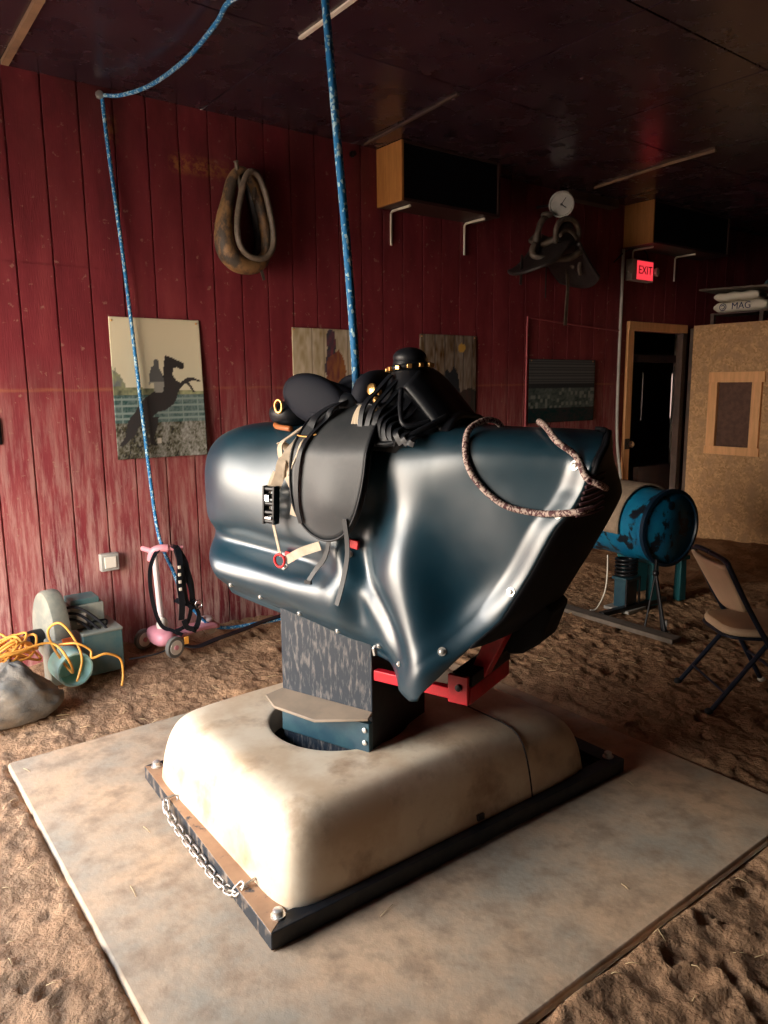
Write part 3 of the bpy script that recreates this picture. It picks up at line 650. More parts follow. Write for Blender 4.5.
# ------------------------------------------------------------------ floor mat
e_ = MB(); x0, x1, y0, y1, th = .49, 2.735, 1.07, 3.28, .0
def matf(u, v): return (x0+(x1-x0)*u, y0+(y1-y0)*v, .0)
pts = []; r = .02
for cx, cy, a0 in ((x1-r, y1-r, 0), (x0+r, y1-r, 90), (x0+r, y0+r, 180), (x1-r, y0+r, 270)):
    for k in range(5): a = math.radians(a0+k*22.5); pts.append((cx+r*math.cos(a), cy+r*math.sin(a)))
e_.prism(pts, -.028, .006); tag(e_.build('floor_mat', MAT_, bevel=.008), 'large square dusty stable mat under the bucking machine', 'mat')

# ------------------------------------------------------------------ tray frame of the machine
MX, MY = 1.50, 2.21; TH = math.radians(-70.2)
corners = [Vector(p) for p in ((.850, 1.655, 0), (2.445, 1.64, 0), (2.46, 2.80, 0), (.902, 2.79, 0))]
cc = sum(corners, Vector())/4; inner = [c_+(Vector((math.copysign(1, cc.x-c_.x)*.08, math.copysign(1, cc.y-c_.y)*.055, 0))) for c_ in corners]
tr = empty('tray_frame', (cc.x, cc.y, .008)); tag(tr, 'low rectangular steel tray frame bolted around the cream cover', 'frame')
lc = lambda p: (p[0]-cc.x, p[1]-cc.y)
RAILS = mat('black_flaking_steel', (.02, .025, .032), .5, col2=(.22, .17, .13), scale=26, thr=(.50, .64), stretch=(1, 1, .6))
for k in range(4):
    a, c_ = corners[k], corners[(k+1) % 4]; ia, ic = inner[k], inner[(k+1) % 4]
    b = MB(); b.prism([lc(a), lc(c_), lc(ic), lc(ia)], 0, .056); ro = b.build('rail', [STEEL if k != 3 else RUSTY, RAILS if k == 3 else STEEL], tr, bevel=.003)
    for p in ro.data.polygons: p.material_index = 0 if p.normal.z > .5 else 1
b = MB(); b.b2((inner[0].x-cc.x, inner[0].y-cc.y, 0), (inner[2].x-cc.x, inner[2].y-cc.y, .012)); b.build('tray_floor', STEEL, tr)
for p in ((.90, 1.705), (2.405, 1.69), (2.41, 2.77), (.94, 2.755)):
    b = MB(); b.lathe([(.022, 0), (.022, .005), (.015, .005), (.015, .02), (.009, .024)], (p[0]-cc.x, p[1]-cc.y, .056), n=12); b.build('bolt', BOLT, tr)
# chain
e = empty('chain', (.88, 2.17, .0)); tag(e, 'short galvanised chain draped along the rusty tray rail', 'chain')
cp = spline([(.905, 2.475, .068), (.868, 2.47, .06), (.862, 2.40, .035), (.858, 2.2, .022), (.855, 2.0, .022), (.862, 1.91, .036), (.868, 1.885, .062), (.90, 1.88, .07), (.93, 1.89, .072)], 40)
dist = [0]
for i in range(1, len(cp)): dist.append(dist[-1]+(cp[i]-cp[i-1]).length)
pitch = .033; nl = int(dist[-1]/pitch); link = None
for k in range(nl):
    s_ = (k+.5)*pitch; i = next(i for i in range(len(dist)) if dist[i] >= s_); p = cp[i]; T = (cp[min(i+3, len(cp)-1)]-cp[max(i-3, 0)]).normalized()
    R = T.to_track_quat('X', 'Z').to_matrix()@Matrix.Rotation((PI/4) if k % 2 else -PI/4, 3, 'X')
    if link is None:
        lb_ = MB(); lb_.tube([(x, y, 0) for x, y in [(.014+.012*math.cos(t), .012*math.sin(t)) for t in np.linspace(-PI/2, PI/2, 7)]+[(-.014+.012*math.cos(t), .012*math.sin(t)) for t in np.linspace(PI/2, 1.5*PI, 7)]], .0046, 6, closed=True)
        link = lb_.build('link', CHAINM, e, smooth=180); o = link
    else: o = link.copy(); COL.objects.link(o)
    o.matrix_local = Matrix.Translation(p-Vector((.88, 2.17, 0)))@R.to_4x4()

# ------------------------------------------------------------------ cream base cover
HC = Vector((1.466, 2.222)); HR = .262; BC = Vector((1.612, 2.205)); BX, BY = .700, .530
PROF = [(0, .022), (.015, .09), (.035, .16), (.07, .225), (.115, .27), (.18, .298), (.27, .315), (.42, .322), (.62, .320), (.82, .318), (.97, .317), (.992, .315), (1, .308), (1.0, .29), (.985, .22)]
def outer(th):
    c_, s_ = math.cos(th), math.sin(th)
    # ray from the hole centre to a rounded rectangle
    lo, hi = 0, 3
    for _ in range(40):
        m_ = (lo+hi)/2; x, y = HC.x+c_*m_-BC.x, HC.y+s_*m_-BC.y
        if abs(x/BX)**14+abs(y/BY)**14 < 1: lo = m_
        else: hi = m_
    return Vector((HC.x+c_*lo, HC.y+s_*lo))
OUT = [outer(2*PI*k/120) for k in range(120)]
def base_pt(k, wz):
    o = OUT[k % 120]; th = 2*PI*k/120; h = HC+Vector((math.cos(th), math.sin(th)))*HR; p = o*(1-wz[0])+h*wz[0]
    zz = wz[1]; q = p-BC
    # constant inset near the rim, so the side walls lean evenly
    if wz[0] < .33:
        d = o-HC; L = d.length; need = wz[0]*.52; p = o-d.normalized()*need; 
        cx_ = abs((o.x-BC.x)/BX)**3*abs((o.y-BC.y)/BY)**3; p = p-(o-BC).normalized()*wz[0]*.15*cx_
        z0_ = wz[0]/.33; h2 = o*(1-wz[0])+h*wz[0]; t = sm(0, 1, z0_)*.9; p = p*(1-t)+h2*t
    zz -= .035*sm(.1, .75, (q.x/BX))*min(1, zz/.2)
    return (p.x, p.y, zz)
cv = empty('base_cover', (BC.x, BC.y, .02)); tag(cv, 'cream fiberglass dome cover with round hole on the steel tray', 'cover')
b = MB(); n_ = 120; vs = [Vector(base_pt(k, wz))-Vector((BC.x, BC.y, .02)) for wz in PROF for k in range(n_)]
b.add(vs, [(i*n_+k, i*n_+(k+1) % n_, (i+1)*n_+(k+1) % n_, (i+1)*n_+k) for i in range(len(PROF)-1) for k in range(n_)])
shell = b.build('molded_dome', FIBER, cv, smooth=180, sub=1)
b = MB()
for sgn in (-1,):
    row = []
    for wz in [(a_, np.interp(a_, [q[0] for q in PROF[:11]], [q[1] for q in PROF[:11]])) for a_ in np.linspace(0.0, .8, 40)]:
        best = None
        for k in (range(60, 120) if sgn < 0 else range(0, 60)):
            p = base_pt(k, wz); p2 = base_pt(k+1, wz)
            xs_ = 1.93+.05*(.3-p[2])
            if (p[0]-xs_)*(p2[0]-xs_) <= 0 and p[0] != p2[0]:
                t = (xs_-p[0])/(p2[0]-p[0]); best = Vector(p)*(1-t)+Vector(p2)*t
        if best is not None: row.append(best-Vector((BC.x, BC.y, .018)))
    if len(row) > 3: b.tube(row, .0035, 6)
b.build('seam', SEAM, cv)
b = MB(); b.b2((.05, -.5315, .055), (.08, -.52, .075)); b.build('bolt_hole', SEAM, cv)

# ------------------------------------------------------------------ bucking machine (mechanical bull)
bull = empty('mechanical_bull', (MX, MY, .02), TH); tag(bull, 'black plastic bodied mechanical bull on a square steel column', 'mechanical bull')
BZ = .02
SR = -.54
def zt(s_):
    z = 1.432
    if s_ < -.2: z -= .085*((-.2-s_)/.34)**2.4
    if s_ > .45: z -= .035*((s_-.45)/.5)**2
    return z
FE = sorted([(.60, .50), (.64, .515), (.745, .60), (.803, .653), (.869, .716), (1.02, .800), (1.158, .870), (1.217, .918), (1.27, .943), (1.327, .960), (1.40, .972), (1.46, .972)])
def sf(z): return float(np.interp(z, [q[0] for q in FE], [q[1] for q in FE]))
def zb(s_):
    z = .785-(s_+.45)*.185 if s_ < .48 else .613+.3*(s_-.48)
    if s_ < -.42: z += .9*(-.42-s_)
    return z
def hw(s_):
    h = .238
    if s_ < -.30: h *= max(0, 1-((-.30-s_)/.241)**3.4)**(1/3.4)
    return h
def disp(s_, z):
    fe = sf(z)
    sr = .365+.14*sm(1.2, .62, z)
    d = .112*gauss(s_-sr, .13 if s_ < sr else .10)*sm(1.33, .62, z)**1.1
    d -= .055*gauss(z-(1.005-.10*(s_+.5)), .05)*sm(.22, -.05, s_)*sm(-.9, -.5, s_)
    d += .025*gauss(z-.88, .07)*sm(.2, -.1, s_)
    d += .03*gauss(z-1.2, .12)*gauss(s_+.35, .2)
    d -= .060*gauss(s_-.27, .085)*gauss(z-1.15, .14)
    d -= .025*gauss(s_-.22, .05)*gauss(z-.9, .14)
    d += .030*gauss(s_-.15, .07)*gauss(z-.86, .1)
    d += .022*gauss((s_-.62)*.75-(z-.84)*.66, .045)*gauss((s_-.62)*.66+(z-.84)*.75, .15)
    d -= .018*gauss(s_-.62, .18)*gauss(z-1.10, .16)
    d -= .060*sm(.42, .95, s_)*sm(1.42, 1.25, z)
    d += .030*sm(.085, .0, fe-s_)*sm(.66, .78, z)*sm(1.40, 1.33, z)
    cs_ = .21+.22*sm(1.05, .70, z); d -= .020*gauss(s_-cs_, .045)*sm(1.12, 1.0, z)*sm(.64, .74, z)
    d += .012*gauss(s_-cs_+.08, .045)*sm(1.12, 1.0, z)*sm(.64, .74, z)
    low = zb(min(s_, .48)); d -= .075*sm(.13, 0, z-low)**1.5*(1 if s_ < .3 else max(.0, 1-(s_-.3)/.12))
    d += .006*math.sin(s_*13+z*9)+.005*math.sin(z*17-s_*7)
    return d
def shell_pt(u, v):
    # v in [-1,1]: near bottom -> top -> far bottom ; u rear -> front
    side = -1 if v < 0 else 1; g = 1-abs(v)     # 0 bottom, 1 top
    s_ = SR+1.4*u
    for _ in range(14):
        z0_, z2 = zb(s_), zt(s_); zm = z0_+(z2-z0_)*.62
        if g < .55: z = z0_+(zm-z0_)*g/.55; c_ = 1.0
        else:
            th = (g-.55)/.45*PI/2; z = zm+(z2-zm)*math.sin(th)**(2/3.1); c_ = math.cos(th)**(2/3.1) if th < PI/2-1e-6 else 0
        fe = sf(z)-(.075*sm(1.15, 1.36, z)*(1-c_*0) if side > 0 else .075*sm(1.15, 1.36, z)*(1-min(1, c_*1.6))*.5); s_ = s_*.4+.6*(SR+(fe-SR)*u)
    t = hw(s_)*c_; dd = disp(s_, z); k = min(1, hw(s_)/.238)
    t = max(0.0, t+dd*c_**1.0*k)
    if g > .8: z += .012*math.sin(s_*8)*(g-.8)/.2
    return Vector((s_, side*t, z-BZ))
NU, NV = 170, 170
b = MB(); b.grid(lambda u, v: shell_pt(u**.85 if u else 0, v*2-1), NU, NV); shl = b.build('body_shell', SHELL, bull, smooth=180, solid=.005, sub=0)
# front end panel, dark, following the cut edge of the sheet
b = MB(); K = 12
def endp(u, v):
    p, q_ = shell_pt(1, -v), shell_pt(1, v); m_ = (p+q_)/2
    r_ = p.lerp(q_, u); zz = r_.z+BZ; r_.x += (.012+.050*sm(1.40, 1.12, zz))*(1-(2*u-1)**2)**.6*(.55+.75*u)+.004; r_.z += .008
    return r_
b.grid(lambda u, v: endp(u, .86-(v*.859)), K, 60); b.build('end_panel', DARK, bull, smooth=180, solid=.012)
b = MB(); edge = [shell_pt(1, v)+Vector((.012, 0, .004)) for v in np.linspace(-.30, .30, 40)]; b.tube(edge, .008, 8); b.build('end_rim', DARK, bull, smooth=180)
# belly board
b = MB(); b.grid(lambda u, v: (lambda s_: Vector((s_, (v*2-1)*max(0, (hw(s_)-.06)), zb(s_)+.03-BZ)))(-.50+.94*u), 14, 4); b.build('belly_board', DARK, bull, smooth=180, solid=.012)
b = MB(); b.prism([(.60, .74), (.655, .69), (.70, .70), (.76, .745), (.80, .86), (.72, .93)], -.02, .13, map_=lambda x, y, z: (x, z, y-BZ)); b.build('throat_flap', DARK, bull, bevel=.01)
# bolts on the sheet
def near_v(s_, z):
    best = None
    for v in np.linspace(-.999, -.2, 60):
        for u in np.linspace(.02, 1, 50):
            p = shell_pt(u**.85, v); d = (p.x-s_)**2+(p.z+BZ-z)**2
            if best is None or d < best[0]: best = (d, u, v, p)
    _, u, v, p = best; e1 = shell_pt(min(1, u+.01)**.85, v)-shell_pt(max(0, u-.01)**.85, v); e2 = shell_pt(u**.85, min(-.01, v+.01))-shell_pt(u**.85, max(-1, v-.01))
    n_ = e1.cross(e2).normalized(); n_ = -n_ if n_.y > 0 else n_
    return p, n_
for s_, z, r_ in ((-.36, .825, .009), (-.23, .80, .009), (-.059, .765, .009), (.105, .735, .009), (.274, .715, .009), (.42, .70, .008), (.56, .765, .012), (.745, .955, .012), (.868, 1.19, .012), (.905, 1.33, .013), (-.098, .925, .011), (.18, 1.005, .011)):
    p, n_ = near_v(s_, z); r_ *= .8; b = MB(); b.lathe([(r_*1.4, 0), (r_*1.4, .003), (r_*.8, .003), (r_*.8, .007), (r_*.4, .009)], p+n_*.002, n_, 14); b.build('bolt', BOLT, bull)
for s_, z in ((-.094, .957), (.18, 1.045)):
    p, n_ = near_v(s_, z); b = MB(); b.box(p+n_*.009, (.042, .012, .03), R=Matrix.Rotation(.15, 3, 'Y')); b.build('red_tab', REDT, bull, bevel=.003)
# column
cx = .03; b = MB(); b.b2((cx-.20, -.18, .0), (cx+.20, .18, .80)); b.build('column', [COLP, STEEL], bull, bevel=.004)
co = bpy.data.objects['column']
for p in co.data.polygons:
    if p.normal.x > .5 or p.normal.y > .5: p.material_index = 1
b = MB(); b.prism([(-.17, -.18), (.23, -.18), (.235, -.215), (.06, -.285), (-.13, -.275), (-.205, -.235)], .395, .405, map_=lambda x, y, z: (x, y, z+.16*(-.18-y)*-1 if False else z+.28*(y+.18)+.03)); b.build('cover_plate', PLATE, bull, bevel=.002)
b = MB(); b.b2((-.155, -.205, .285), (.232, -.182, .40)); mb_ = b.build('motor_box', BLUEP, bull, bevel=.003)
for z in (.375, .33):
    b = MB(); b.lathe([(.009, 0), (.009, .005), (.004, .007)], (.215, -.206, z), (0, -1, 0), 10); b.build('bolt', BOLT, mb_)
b = MB(); b.lathe([(.20, 0), (.235, 0), (.235, .03), (.20, .03), (.20, 0)], (0.0, 0, .17), n=40); b.b2((-.30, -.2, .17), (-.12, -.19, .18)); b.build('turntable_ring', BLUEP, bull)
b = MB(); b.lathe([(.028, 0), (.028, .008), (.016, .008), (.016, .02)], (.232, -.155, .655), (1, 0, 0), 6); b.build('nut', BOLT, bull)
# red frame
b = MB(); b.b2((.235, -.178, .548), (.53, -.15, .585)); b.build('frame_arm', RED, bull, bevel=.003)
b = MB(); b.b2((.525, -.192, .545), (.595, -.178, .638)); br = b.build('bracket_plate', RED, bull, bevel=.003)
b = MB(); b.lathe([(.011, 0), (.011, .007), (.005, .009)], (.565, -.193, .60), (0, -1, 0), 12); b.build('bolt', BLACKM, br)
b = MB(); b.b2((.535, -.178, .545), (.60, .12, .60)); b.build('crossbar', RED, bull, bevel=.003)
b = MB(); b.b2((.53, -.17, .601), (.602, .12, .64)); b.build('crossbar_channel', BLACKM, bull, bevel=.003)
b = MB(); b.prism([(.545, .60), (.60, .60), (.725, .86), (.655, .86)], -.09, -.03, map_=lambda x, y, z: (x, z, y-BZ+.02)); b.build('strut', RED, bull, bevel=.004)

# ------------------------------------------------------------------ things on the bull: frame coordinates s (towards head), y (-near side), z
def on_bull(name, label, cat): e = empty(name, (MX, MY, 0), TH); return tag(e, label, cat)
sd = on_bull('saddle', 'black leather riding saddle with long flap on the mechanical bull', 'saddle')
def top_y(y, s_):   # height of the shell top at lateral offset
    h = hw(s_); k = min(.999, abs(y)/h); z2 = zt(s_); zm = zb(s_)+(z2-zb(s_))*.62; return zm+(z2-zm)*(1-k**3.1)**(1/3.1)
# panels under the seat
def flap_outline(k):   # (s, z) outline of the large flap, near side
    return [(.03, 1.455), (.01, 1.39), (-.005, 1.28), (.0, 1.18), (.03, 1.11), (.08, 1.07), (.14, 1.06), (.20, 1.085), (.25, 1.15), (.28, 1.24), (.295, 1.35), (.29, 1.44), (.26, 1.485), (.14, 1.49)]
def flap(sgn, name, off, M, scale=(1, 1), par=sd, th=.007):
    o = spline([(s_*scale[0], 0, z) for s_, z in flap_outline(0)], 5, True); cx_, cz_ = .14, 1.30
    def f(u, v):
        p = o[int(round(u*len(o))) % len(o)]; s_ = cx_+(p.x-cx_)*v*scale[1]; z = cz_+(p.z-cz_)*v*scale[1]
        # lateral: hug over the shoulder of the body
        y = .275+off if z < 1.33 else .275+off-.20*((z-1.33)/.2)**1.7
        y += .02*gauss(s_-.15, .1)*gauss(z-1.2, .12)-.012*sm(1.2, 1.05, z)
        return (s_, sgn*-y if sgn > 0 else y, z)
    b = MB(); b.grid(f, len(o), 12, closeu=True); return b.build(name, M, par, smooth=60, solid=th)
flap(1, 'flap', .012, LEATH2); flap(-1, 'flap', .0, LEATH2)
flap(1, 'sweat_flap', -.006, LEATH, scale=(1.0, 1.02))
b = MB(); o = spline([(s_, 0, z) for s_, z in flap_outline(0)], 5, True)
def rimp(p):
    z = p.z; y = .292 if z < 1.33 else .292-.20*((z-1.33)/.2)**1.7; y += .02*gauss(p.x-.15, .1)*gauss(z-1.2, .12)-.012*sm(1.2, 1.05, z); return (p.x, -y, z)
b.tube([rimp(p) for p in o], .0045, 6, closed=True); b.build('flap_edge', LEATH, sd, smooth=180)
# seat: dished surface from high cantle to pommel
def seat(u, v):
    s_ = -.15+.38*u; w_ = .155*math.sin(PI*min(1, .12+.80*(1-u)))**.6+.03; y = (v*2-1)*w_
    z = 1.468+.085*(1-u)**2.4*1.0+.10*max(0, (u-.62)/.38)**2; z -= .04*abs(v*2-1)**2.5*(1 if u > .15 else .6)
    return (s_, y, z)
b = MB(); b.grid(seat, 24, 18); b.build('seat', SUEDE, sd, smooth=180, solid=.03)
# cantle lobe standing up at the back, pommel lobe in front
def lobe(cs, cz, rs, rz_, ys, lean, name, M, t_=.02):
    b = MB(); Rm = Matrix.Rotation(lean, 3, 'Y'); b.ball((cs, ys, cz), (rs, t_, rz_), 24, R=Rm, p=.8); return b.build(name, M, sd, smooth=180)
def cantle(u, v):
    a = PI*(u-.5)*1.15; r_ = .15; y = math.sin(a)*r_; x = -.05-.10*math.cos(a)*1.0; hgt = .105*math.cos(a*.72)**.7
    return (x-.035*v, y*(1-.06*v), 1.465+hgt*v)
b = MB(); b.grid(cantle, 24, 8); b.build('cantle', SUEDE, sd, smooth=180, solid=.028)
b = MB(); b.tube([Vector(cantle(u, 1))+Vector((0, 0, .004)) for u in np.linspace(0, 1, 24)], .016, 8); b.build('cantle_roll', SUEDE, sd, smooth=180)
def side_bolster(u, v):   # the rounded near-side wing of the seat facing the viewer
    a = 2*PI*u; r_ = v
    s_ = -.005+.132*r_*math.cos(a)+.0*math.sin(a); z = 1.506+.078*r_*math.sin(a)-.026*r_*math.cos(a); y = .148+.03*math.sqrt(max(0, 1-r_*r_))
    return (s_, -y, z)
for sg in (1, -1):
    b = MB(); b.grid(lambda u, v: (side_bolster(u, v)[0], sg*side_bolster(u, v)[1], side_bolster(u, v)[2]), 32, 8, closeu=True); b.build('seat_wing', SUEDE, sd, smooth=180, solid=.02)
b = MB(); Rm = Matrix.Rotation(.35, 3, 'Y'); b.ball((.165, -.02, 1.525), (.05, .135, .08), 24, R=Rm, p=.8); b.build('pommel', SUEDE, sd, smooth=180)
b = MB(); b.ball((.12, -.145, 1.49), (.05, .03, .04), 16); b.build('pommel_point', LEATH, sd, smooth=180)
# rear panel with brown edge and brass ring
b = MB(); b.ball((-.145, -.09, 1.458), (.075, .10, .045), 20, p=.8); b.build('rear_panel', LEATH, sd, smooth=180)
b = MB(); b.tube(spline([(-.215, -.06, 1.43), (-.19, -.14, 1.422), (-.14, -.19, 1.415), (-.07, -.205, 1.41)], 6), .010, 8); b.build('panel_edge', TANL, sd, smooth=180)
b = MB(); b.tube([(-.135+.016*math.cos(t), -.19, 1.485+.022*math.sin(t)) for t in np.linspace(0, 2*PI, 16, endpoint=False)], .005, 6, closed=True); b.build('brass_ring', BRASS, sd, smooth=180)
# stirrup leather and girth straps
def flap_y(s_, z, o=.006): return rimp(Vector((s_, 0, z)))[1]-o
L1 = spline([(.135, -.165, 1.505), (.115, -.215, 1.48)]+[(sx_, flap_y(sx_, z_, .009), z_) for sx_, z_ in ((.09, 1.44), (.065, 1.395), (.048, 1.35), (.036, 1.30), (.030, 1.25), (.028, 1.20), (.030, 1.15), (.036, 1.11))], 4)
b = MB(); b.band(L1, lambda t: .020-.004*t, .005, (1, 0, .3)); b.build('stirrup_strap', LEATH, sd)
b = MB(); b.band(spline([(.13, -.15, 1.50), (.10, -.19, 1.49), (.065, -.235, 1.455), (.05, flap_y(.05, 1.42, .009), 1.42)], 6), .03, .006, (1, 0, .2)); b.build('skirt_keeper', LEATH, sd)
b = MB(); b.tube(spline([(.01, flap_y(.02, 1.395), 1.395), (.05, flap_y(.05, 1.392), 1.392), (.085, flap_y(.08, 1.40), 1.40)], 4), .003, 6); b.build('bar_buckle', BRASS, sd)
b = MB(); b.band(spline([(.13, -.27, 1.06), (.115, -.275, 1.0), (.08, -.28, .955), (.055, -.29, .915)], 6), lambda t: .016, .004, (1, 0, 0)); b.box((.054, -.29, .912), (.026, .008, .012)); b.build('girth_strap', LEATH, sd)
b = MB(); b.band(spline([(.215, -.30, 1.14), (.225, -.30, 1.04), (.215, -.31, .95), (.20, -.33, .865)], 6), lambda t: .017, .004, (1, 0, 0)); b.build('girth_strap', LEATH, sd)

# trick rigging / western fork with studded horn in front of the saddle
wf = on_bull('tack_bundle', 'black tack with brass studded horn piled in front of saddle', 'tack')
b = MB(); b.grid(lambda u, v: (lambda s_, q: (s_, (v*2-1)*(.225-.06*u), top_y((v*2-1)*.21, s_)-.012*(v*2-1)**2+.018+.10*math.exp(-((s_-.31)/.10)**2)*(1-abs(v*2-1)**2)+.004*math.sin(s_*50+v*9)))(.22+.28*u, 0), 22, 20); b.build('skirt', LEATH, wf, smooth=180, solid=.02)
b = MB(); b.tube(spline([(.305, -.03, 1.46), (.30, -.03, 1.54), (.295, -.03, 1.60), (.295, -.03, 1.64)], 5), [.125, .12, .113, .105, .098, .09, .083, .076, .070, .065, .06, .058, .056, .055, .052, .05], 18); b.ball((.295, -.03, 1.640), (.056, .056, .034), 20); b.build('horn', LEATH, wf, smooth=180)
b = MB(); b.tube([(.295+.062*math.cos(t), -.03+.062*math.sin(t), 1.608+.008*math.cos(t)) for t in np.linspace(0, 2*PI, 28, endpoint=False)], .012, 8, closed=True, flat=.7); hb = b.build('horn_band', LEATH, wf, smooth=180)
for k in range(12):
    t = 2*PI*k/12; b = MB(); b.box((.295+.072*math.cos(t), -.03+.072*math.sin(t), 1.608+.008*math.cos(t)), (.016, .016, .014), rz=t); b.build('stud', BRASS, hb, bevel=.002)
b = MB(); b.grid(lambda u, v: (.33+.15*u+.01*math.sin(9*v), -.13+.26*v, 1.60-.16*u**1.1-.06*(2*v-1)**2), 12, 12); b.build('seat_hump', LEATH, wf, smooth=180, solid=.035)
for (s_, y, z, rr) in ((.215, -.135, 1.54, .020), (.245, -.155, 1.505, .012), (.255, -.15, 1.53, .010)):
    b = MB(); b.lathe([(rr, 0), (rr*.9, .006), (rr*.4, .01), (0.001, .011)], (s_, y, z), (-.2, -1, .2), 16); b.build('concho', BRASS, wf)
b = MB()
for k in range(9): b.tube(spline([(.205+.002*k, -.19, 1.49), (.20+.003*k, -.215, 1.46), (.195+.005*k, -.235, 1.40-.004*(k % 3))], 4), .0035, 5)
b.build('tassel', TASS, wf, smooth=180)
random.seed(3)
for k in range(9):
    s0 = .235+.022*k; b = MB(); zz = 1.585-.017*k
    b.band(spline([(s0+.03, -.10, zz), (s0+.015, -.16, zz-.05), (s0+.01*math.sin(k), -.215, zz-.10+.006*k), (s0, -.235, 1.405-.01*(k % 3)), (s0+.02, -.235, 1.375)], 6), .018, .006, (1, 0, .1)); b.build('strap', LEATH, wf)
b = MB(); b.tube(spline([(.22, -.20, 1.42), (.26, -.235, 1.385), (.34, -.235, 1.375), (.42, -.20, 1.41), (.47, -.10, 1.455)], 6), .010, 8); b.tube(spline([(.33, -.14, 1.54), (.35, -.18, 1.48), (.38, -.20, 1.43), (.44, -.15, 1.44)], 6), .009, 8); b.build('rolled_rein', LEATH, wf, smooth=180)

# ratchet strap, cream webbing behind the flap
rs_ = on_bull('ratchet_strap', 'cream webbing ratchet strap with black buckle behind saddle flap', 'strap'); rs_.location = (MX+.0085, MY-.0235, 0)
def yy(z): return -(.272 if z < 1.33 else .272-.17*((z-1.33)/.15)**1.6)
b = MB()
for k, (a0, a1, a2, w_) in enumerate((((-.02, 1.44), (-.085, 1.35), (-.045, 1.24), .034), ((.0, 1.435), (-.04, 1.33), (-.105, 1.22), .036), ((-.02, 1.43), (.0, 1.36), (-.05, 1.27), .030), ((-.09, 1.37), (-.06, 1.31), (-.085, 1.24), .030))):
    b.band(spline([(a0[0], yy(a0[1])-.005-.004*k, a0[1]), ((a0[0]+a1[0])/2-.01, yy(1.4)-.012, (a0[1]+a1[1])/2), (a1[0], yy(a1[1])-.012-.005*k, a1[1]), (a2[0], yy(a2[1])-.008-.003*k, a2[1])], 6), w_, .004, (1, -.4*(-1)**k, .2))
b.band(spline([(-.05, -.285, 1.26), (-.02, -.285, 1.20), (-.03, -.285, 1.13)], 5), .026, .003, (1, 0, 0))
b.band(spline([(-.10, -.285, 1.27), (-.14, -.285, 1.19), (-.135, -.285, 1.12)], 5), .022, .003, (1, 0, 0)); b.build('webbing', WEB, rs_)
b = MB()
for s_ in (-.142, -.098): b.box((s_, -.292, 1.16), (.006, .03, .13), R=Matrix.Rotation(.06, 3, 'Y'))
for z in (1.215, 1.19, 1.165, 1.135, 1.105): b.cyl((-.145, -.295, z), (-.095, -.295, z), .009, n=10)
bk = b.build('ratchet_buckle', BLACKM, rs_)
b = MB(); b.box((-.12, -.31, 1.185), (.022, .006, .024)); b.box((-.118, -.31, 1.118), (.03, .006, .010)); b.build('handle', CHROME, bk, bevel=.002)
b = MB(); b.band(spline([(-.115, -.29, 1.10), (-.105, -.285, 1.04), (-.09, -.285, .985)], 5), .011, .003, (1, 0, 0)); b.band(spline([(-.065, -.285, .975), (0, -.285, 1.01), (.08, -.285, 1.04)], 5), .030, .003, (0, 0, 1)); b.build('lower_webbing', WEB, rs_)
b = MB(); b.tube([(-.09+.022*math.cos(t), -.292, .975+.022*math.sin(t)*(1.2 if math.sin(t) < 0 else .8)) for t in np.linspace(0, 2*PI, 16, endpoint=False)], .0045, 6, closed=True); b.build('red_hook', REDT, rs_, smooth=180)

# braided bull rope hung around the head end
br = on_bull('braided_rope', 'brown and white braided rope looped over bull head end', 'rope')
def skin(s_, z, off=.012):   # point on the near side near (s,z) in shell space
    p, n_ = near_v(s_, z); q_ = p+n_*off; return (q_.x, q_.y, q_.z+BZ)
P1 = [(.602, .03, 1.41), (.60, -.02, 1.438), (.592, -.09, 1.444), (.578, -.17, 1.415)]+[skin(*q_, .012) for q_ in ((.585, 1.335), (.64, 1.262), (.72, 1.215), (.80, 1.198), (.885, 1.200))]+[(.940, -.222, 1.212), (.955, -.17, 1.215)]
P2 = [(.70, .10, 1.425), (.74, -.02, 1.440), (.80, -.12, 1.430), (.86, -.19, 1.395)]+[skin(*q_, .012) for q_ in ((.915, 1.350), (.945, 1.31))]+[(.985, -.20, 1.285), (.985, -.15, 1.27)]
b = MB(); b.tube(spline(P1, 10), .0095, 8); b.build('near_loop', TROPE, br, smooth=180)
b = MB(); b.tube(spline(P2, 10), .0095, 8); b.build('top_strand', TROPE, br, smooth=180)
b = MB()
random.seed(5)
for k in range(7):
    z0_ = 1.20+.016*k; b.tube(spline([(.93+.03*(z0_-1.2)/.1, -.228, z0_), (.965+.004*(k % 2), -.20, z0_+.008), (.985, -.165, z0_+.02)], 5), .0045, 6)
b.build('lacing', LACE, br, smooth=180)

# ------------------------------------------------------------------ blue ropes
def rope(name, pts, r_, label, n=10):
    e = empty(name, pts[0]); tag(e, label, 'rope'); P = spline(pts, n); o_ = Vector(pts[0])
    b = MB(); b.tube([p-o_ for p in P], r_, 8); b.build('rope_line', ROPE, e, smooth=180); return e
e = rope('blue_rope', [(1.78, 2.2, 3.10), (1.60, 2.7, 3.07), (1.505, 2.945, 3.067), (1.539, 3.177, 3.067), (1.572, 3.577, 3.067), (1.544, 3.959, 3.065), (1.47, 4.178, 3.067), (1.402, 4.262, 3.075), (1.399, 4.262, 3.04), (1.412, 4.26, 2.8), (1.455, 4.255, 2.2), (1.50, 4.25, 1.4), (1.535, 4.24, .8), (1.555, 4.20, .62), (1.575, 4.12, .50), (1.63, 4.10, .33), (1.76, 4.10, .15), (1.9, 4.12, .085), (2.1, 4.11, .075), (2.3, 4.10, .07), (2.7, 4.12, .07), (3.1, 4.2, .05)], .0105, 'thin blue rope running from the ceiling down the wall to scooter')
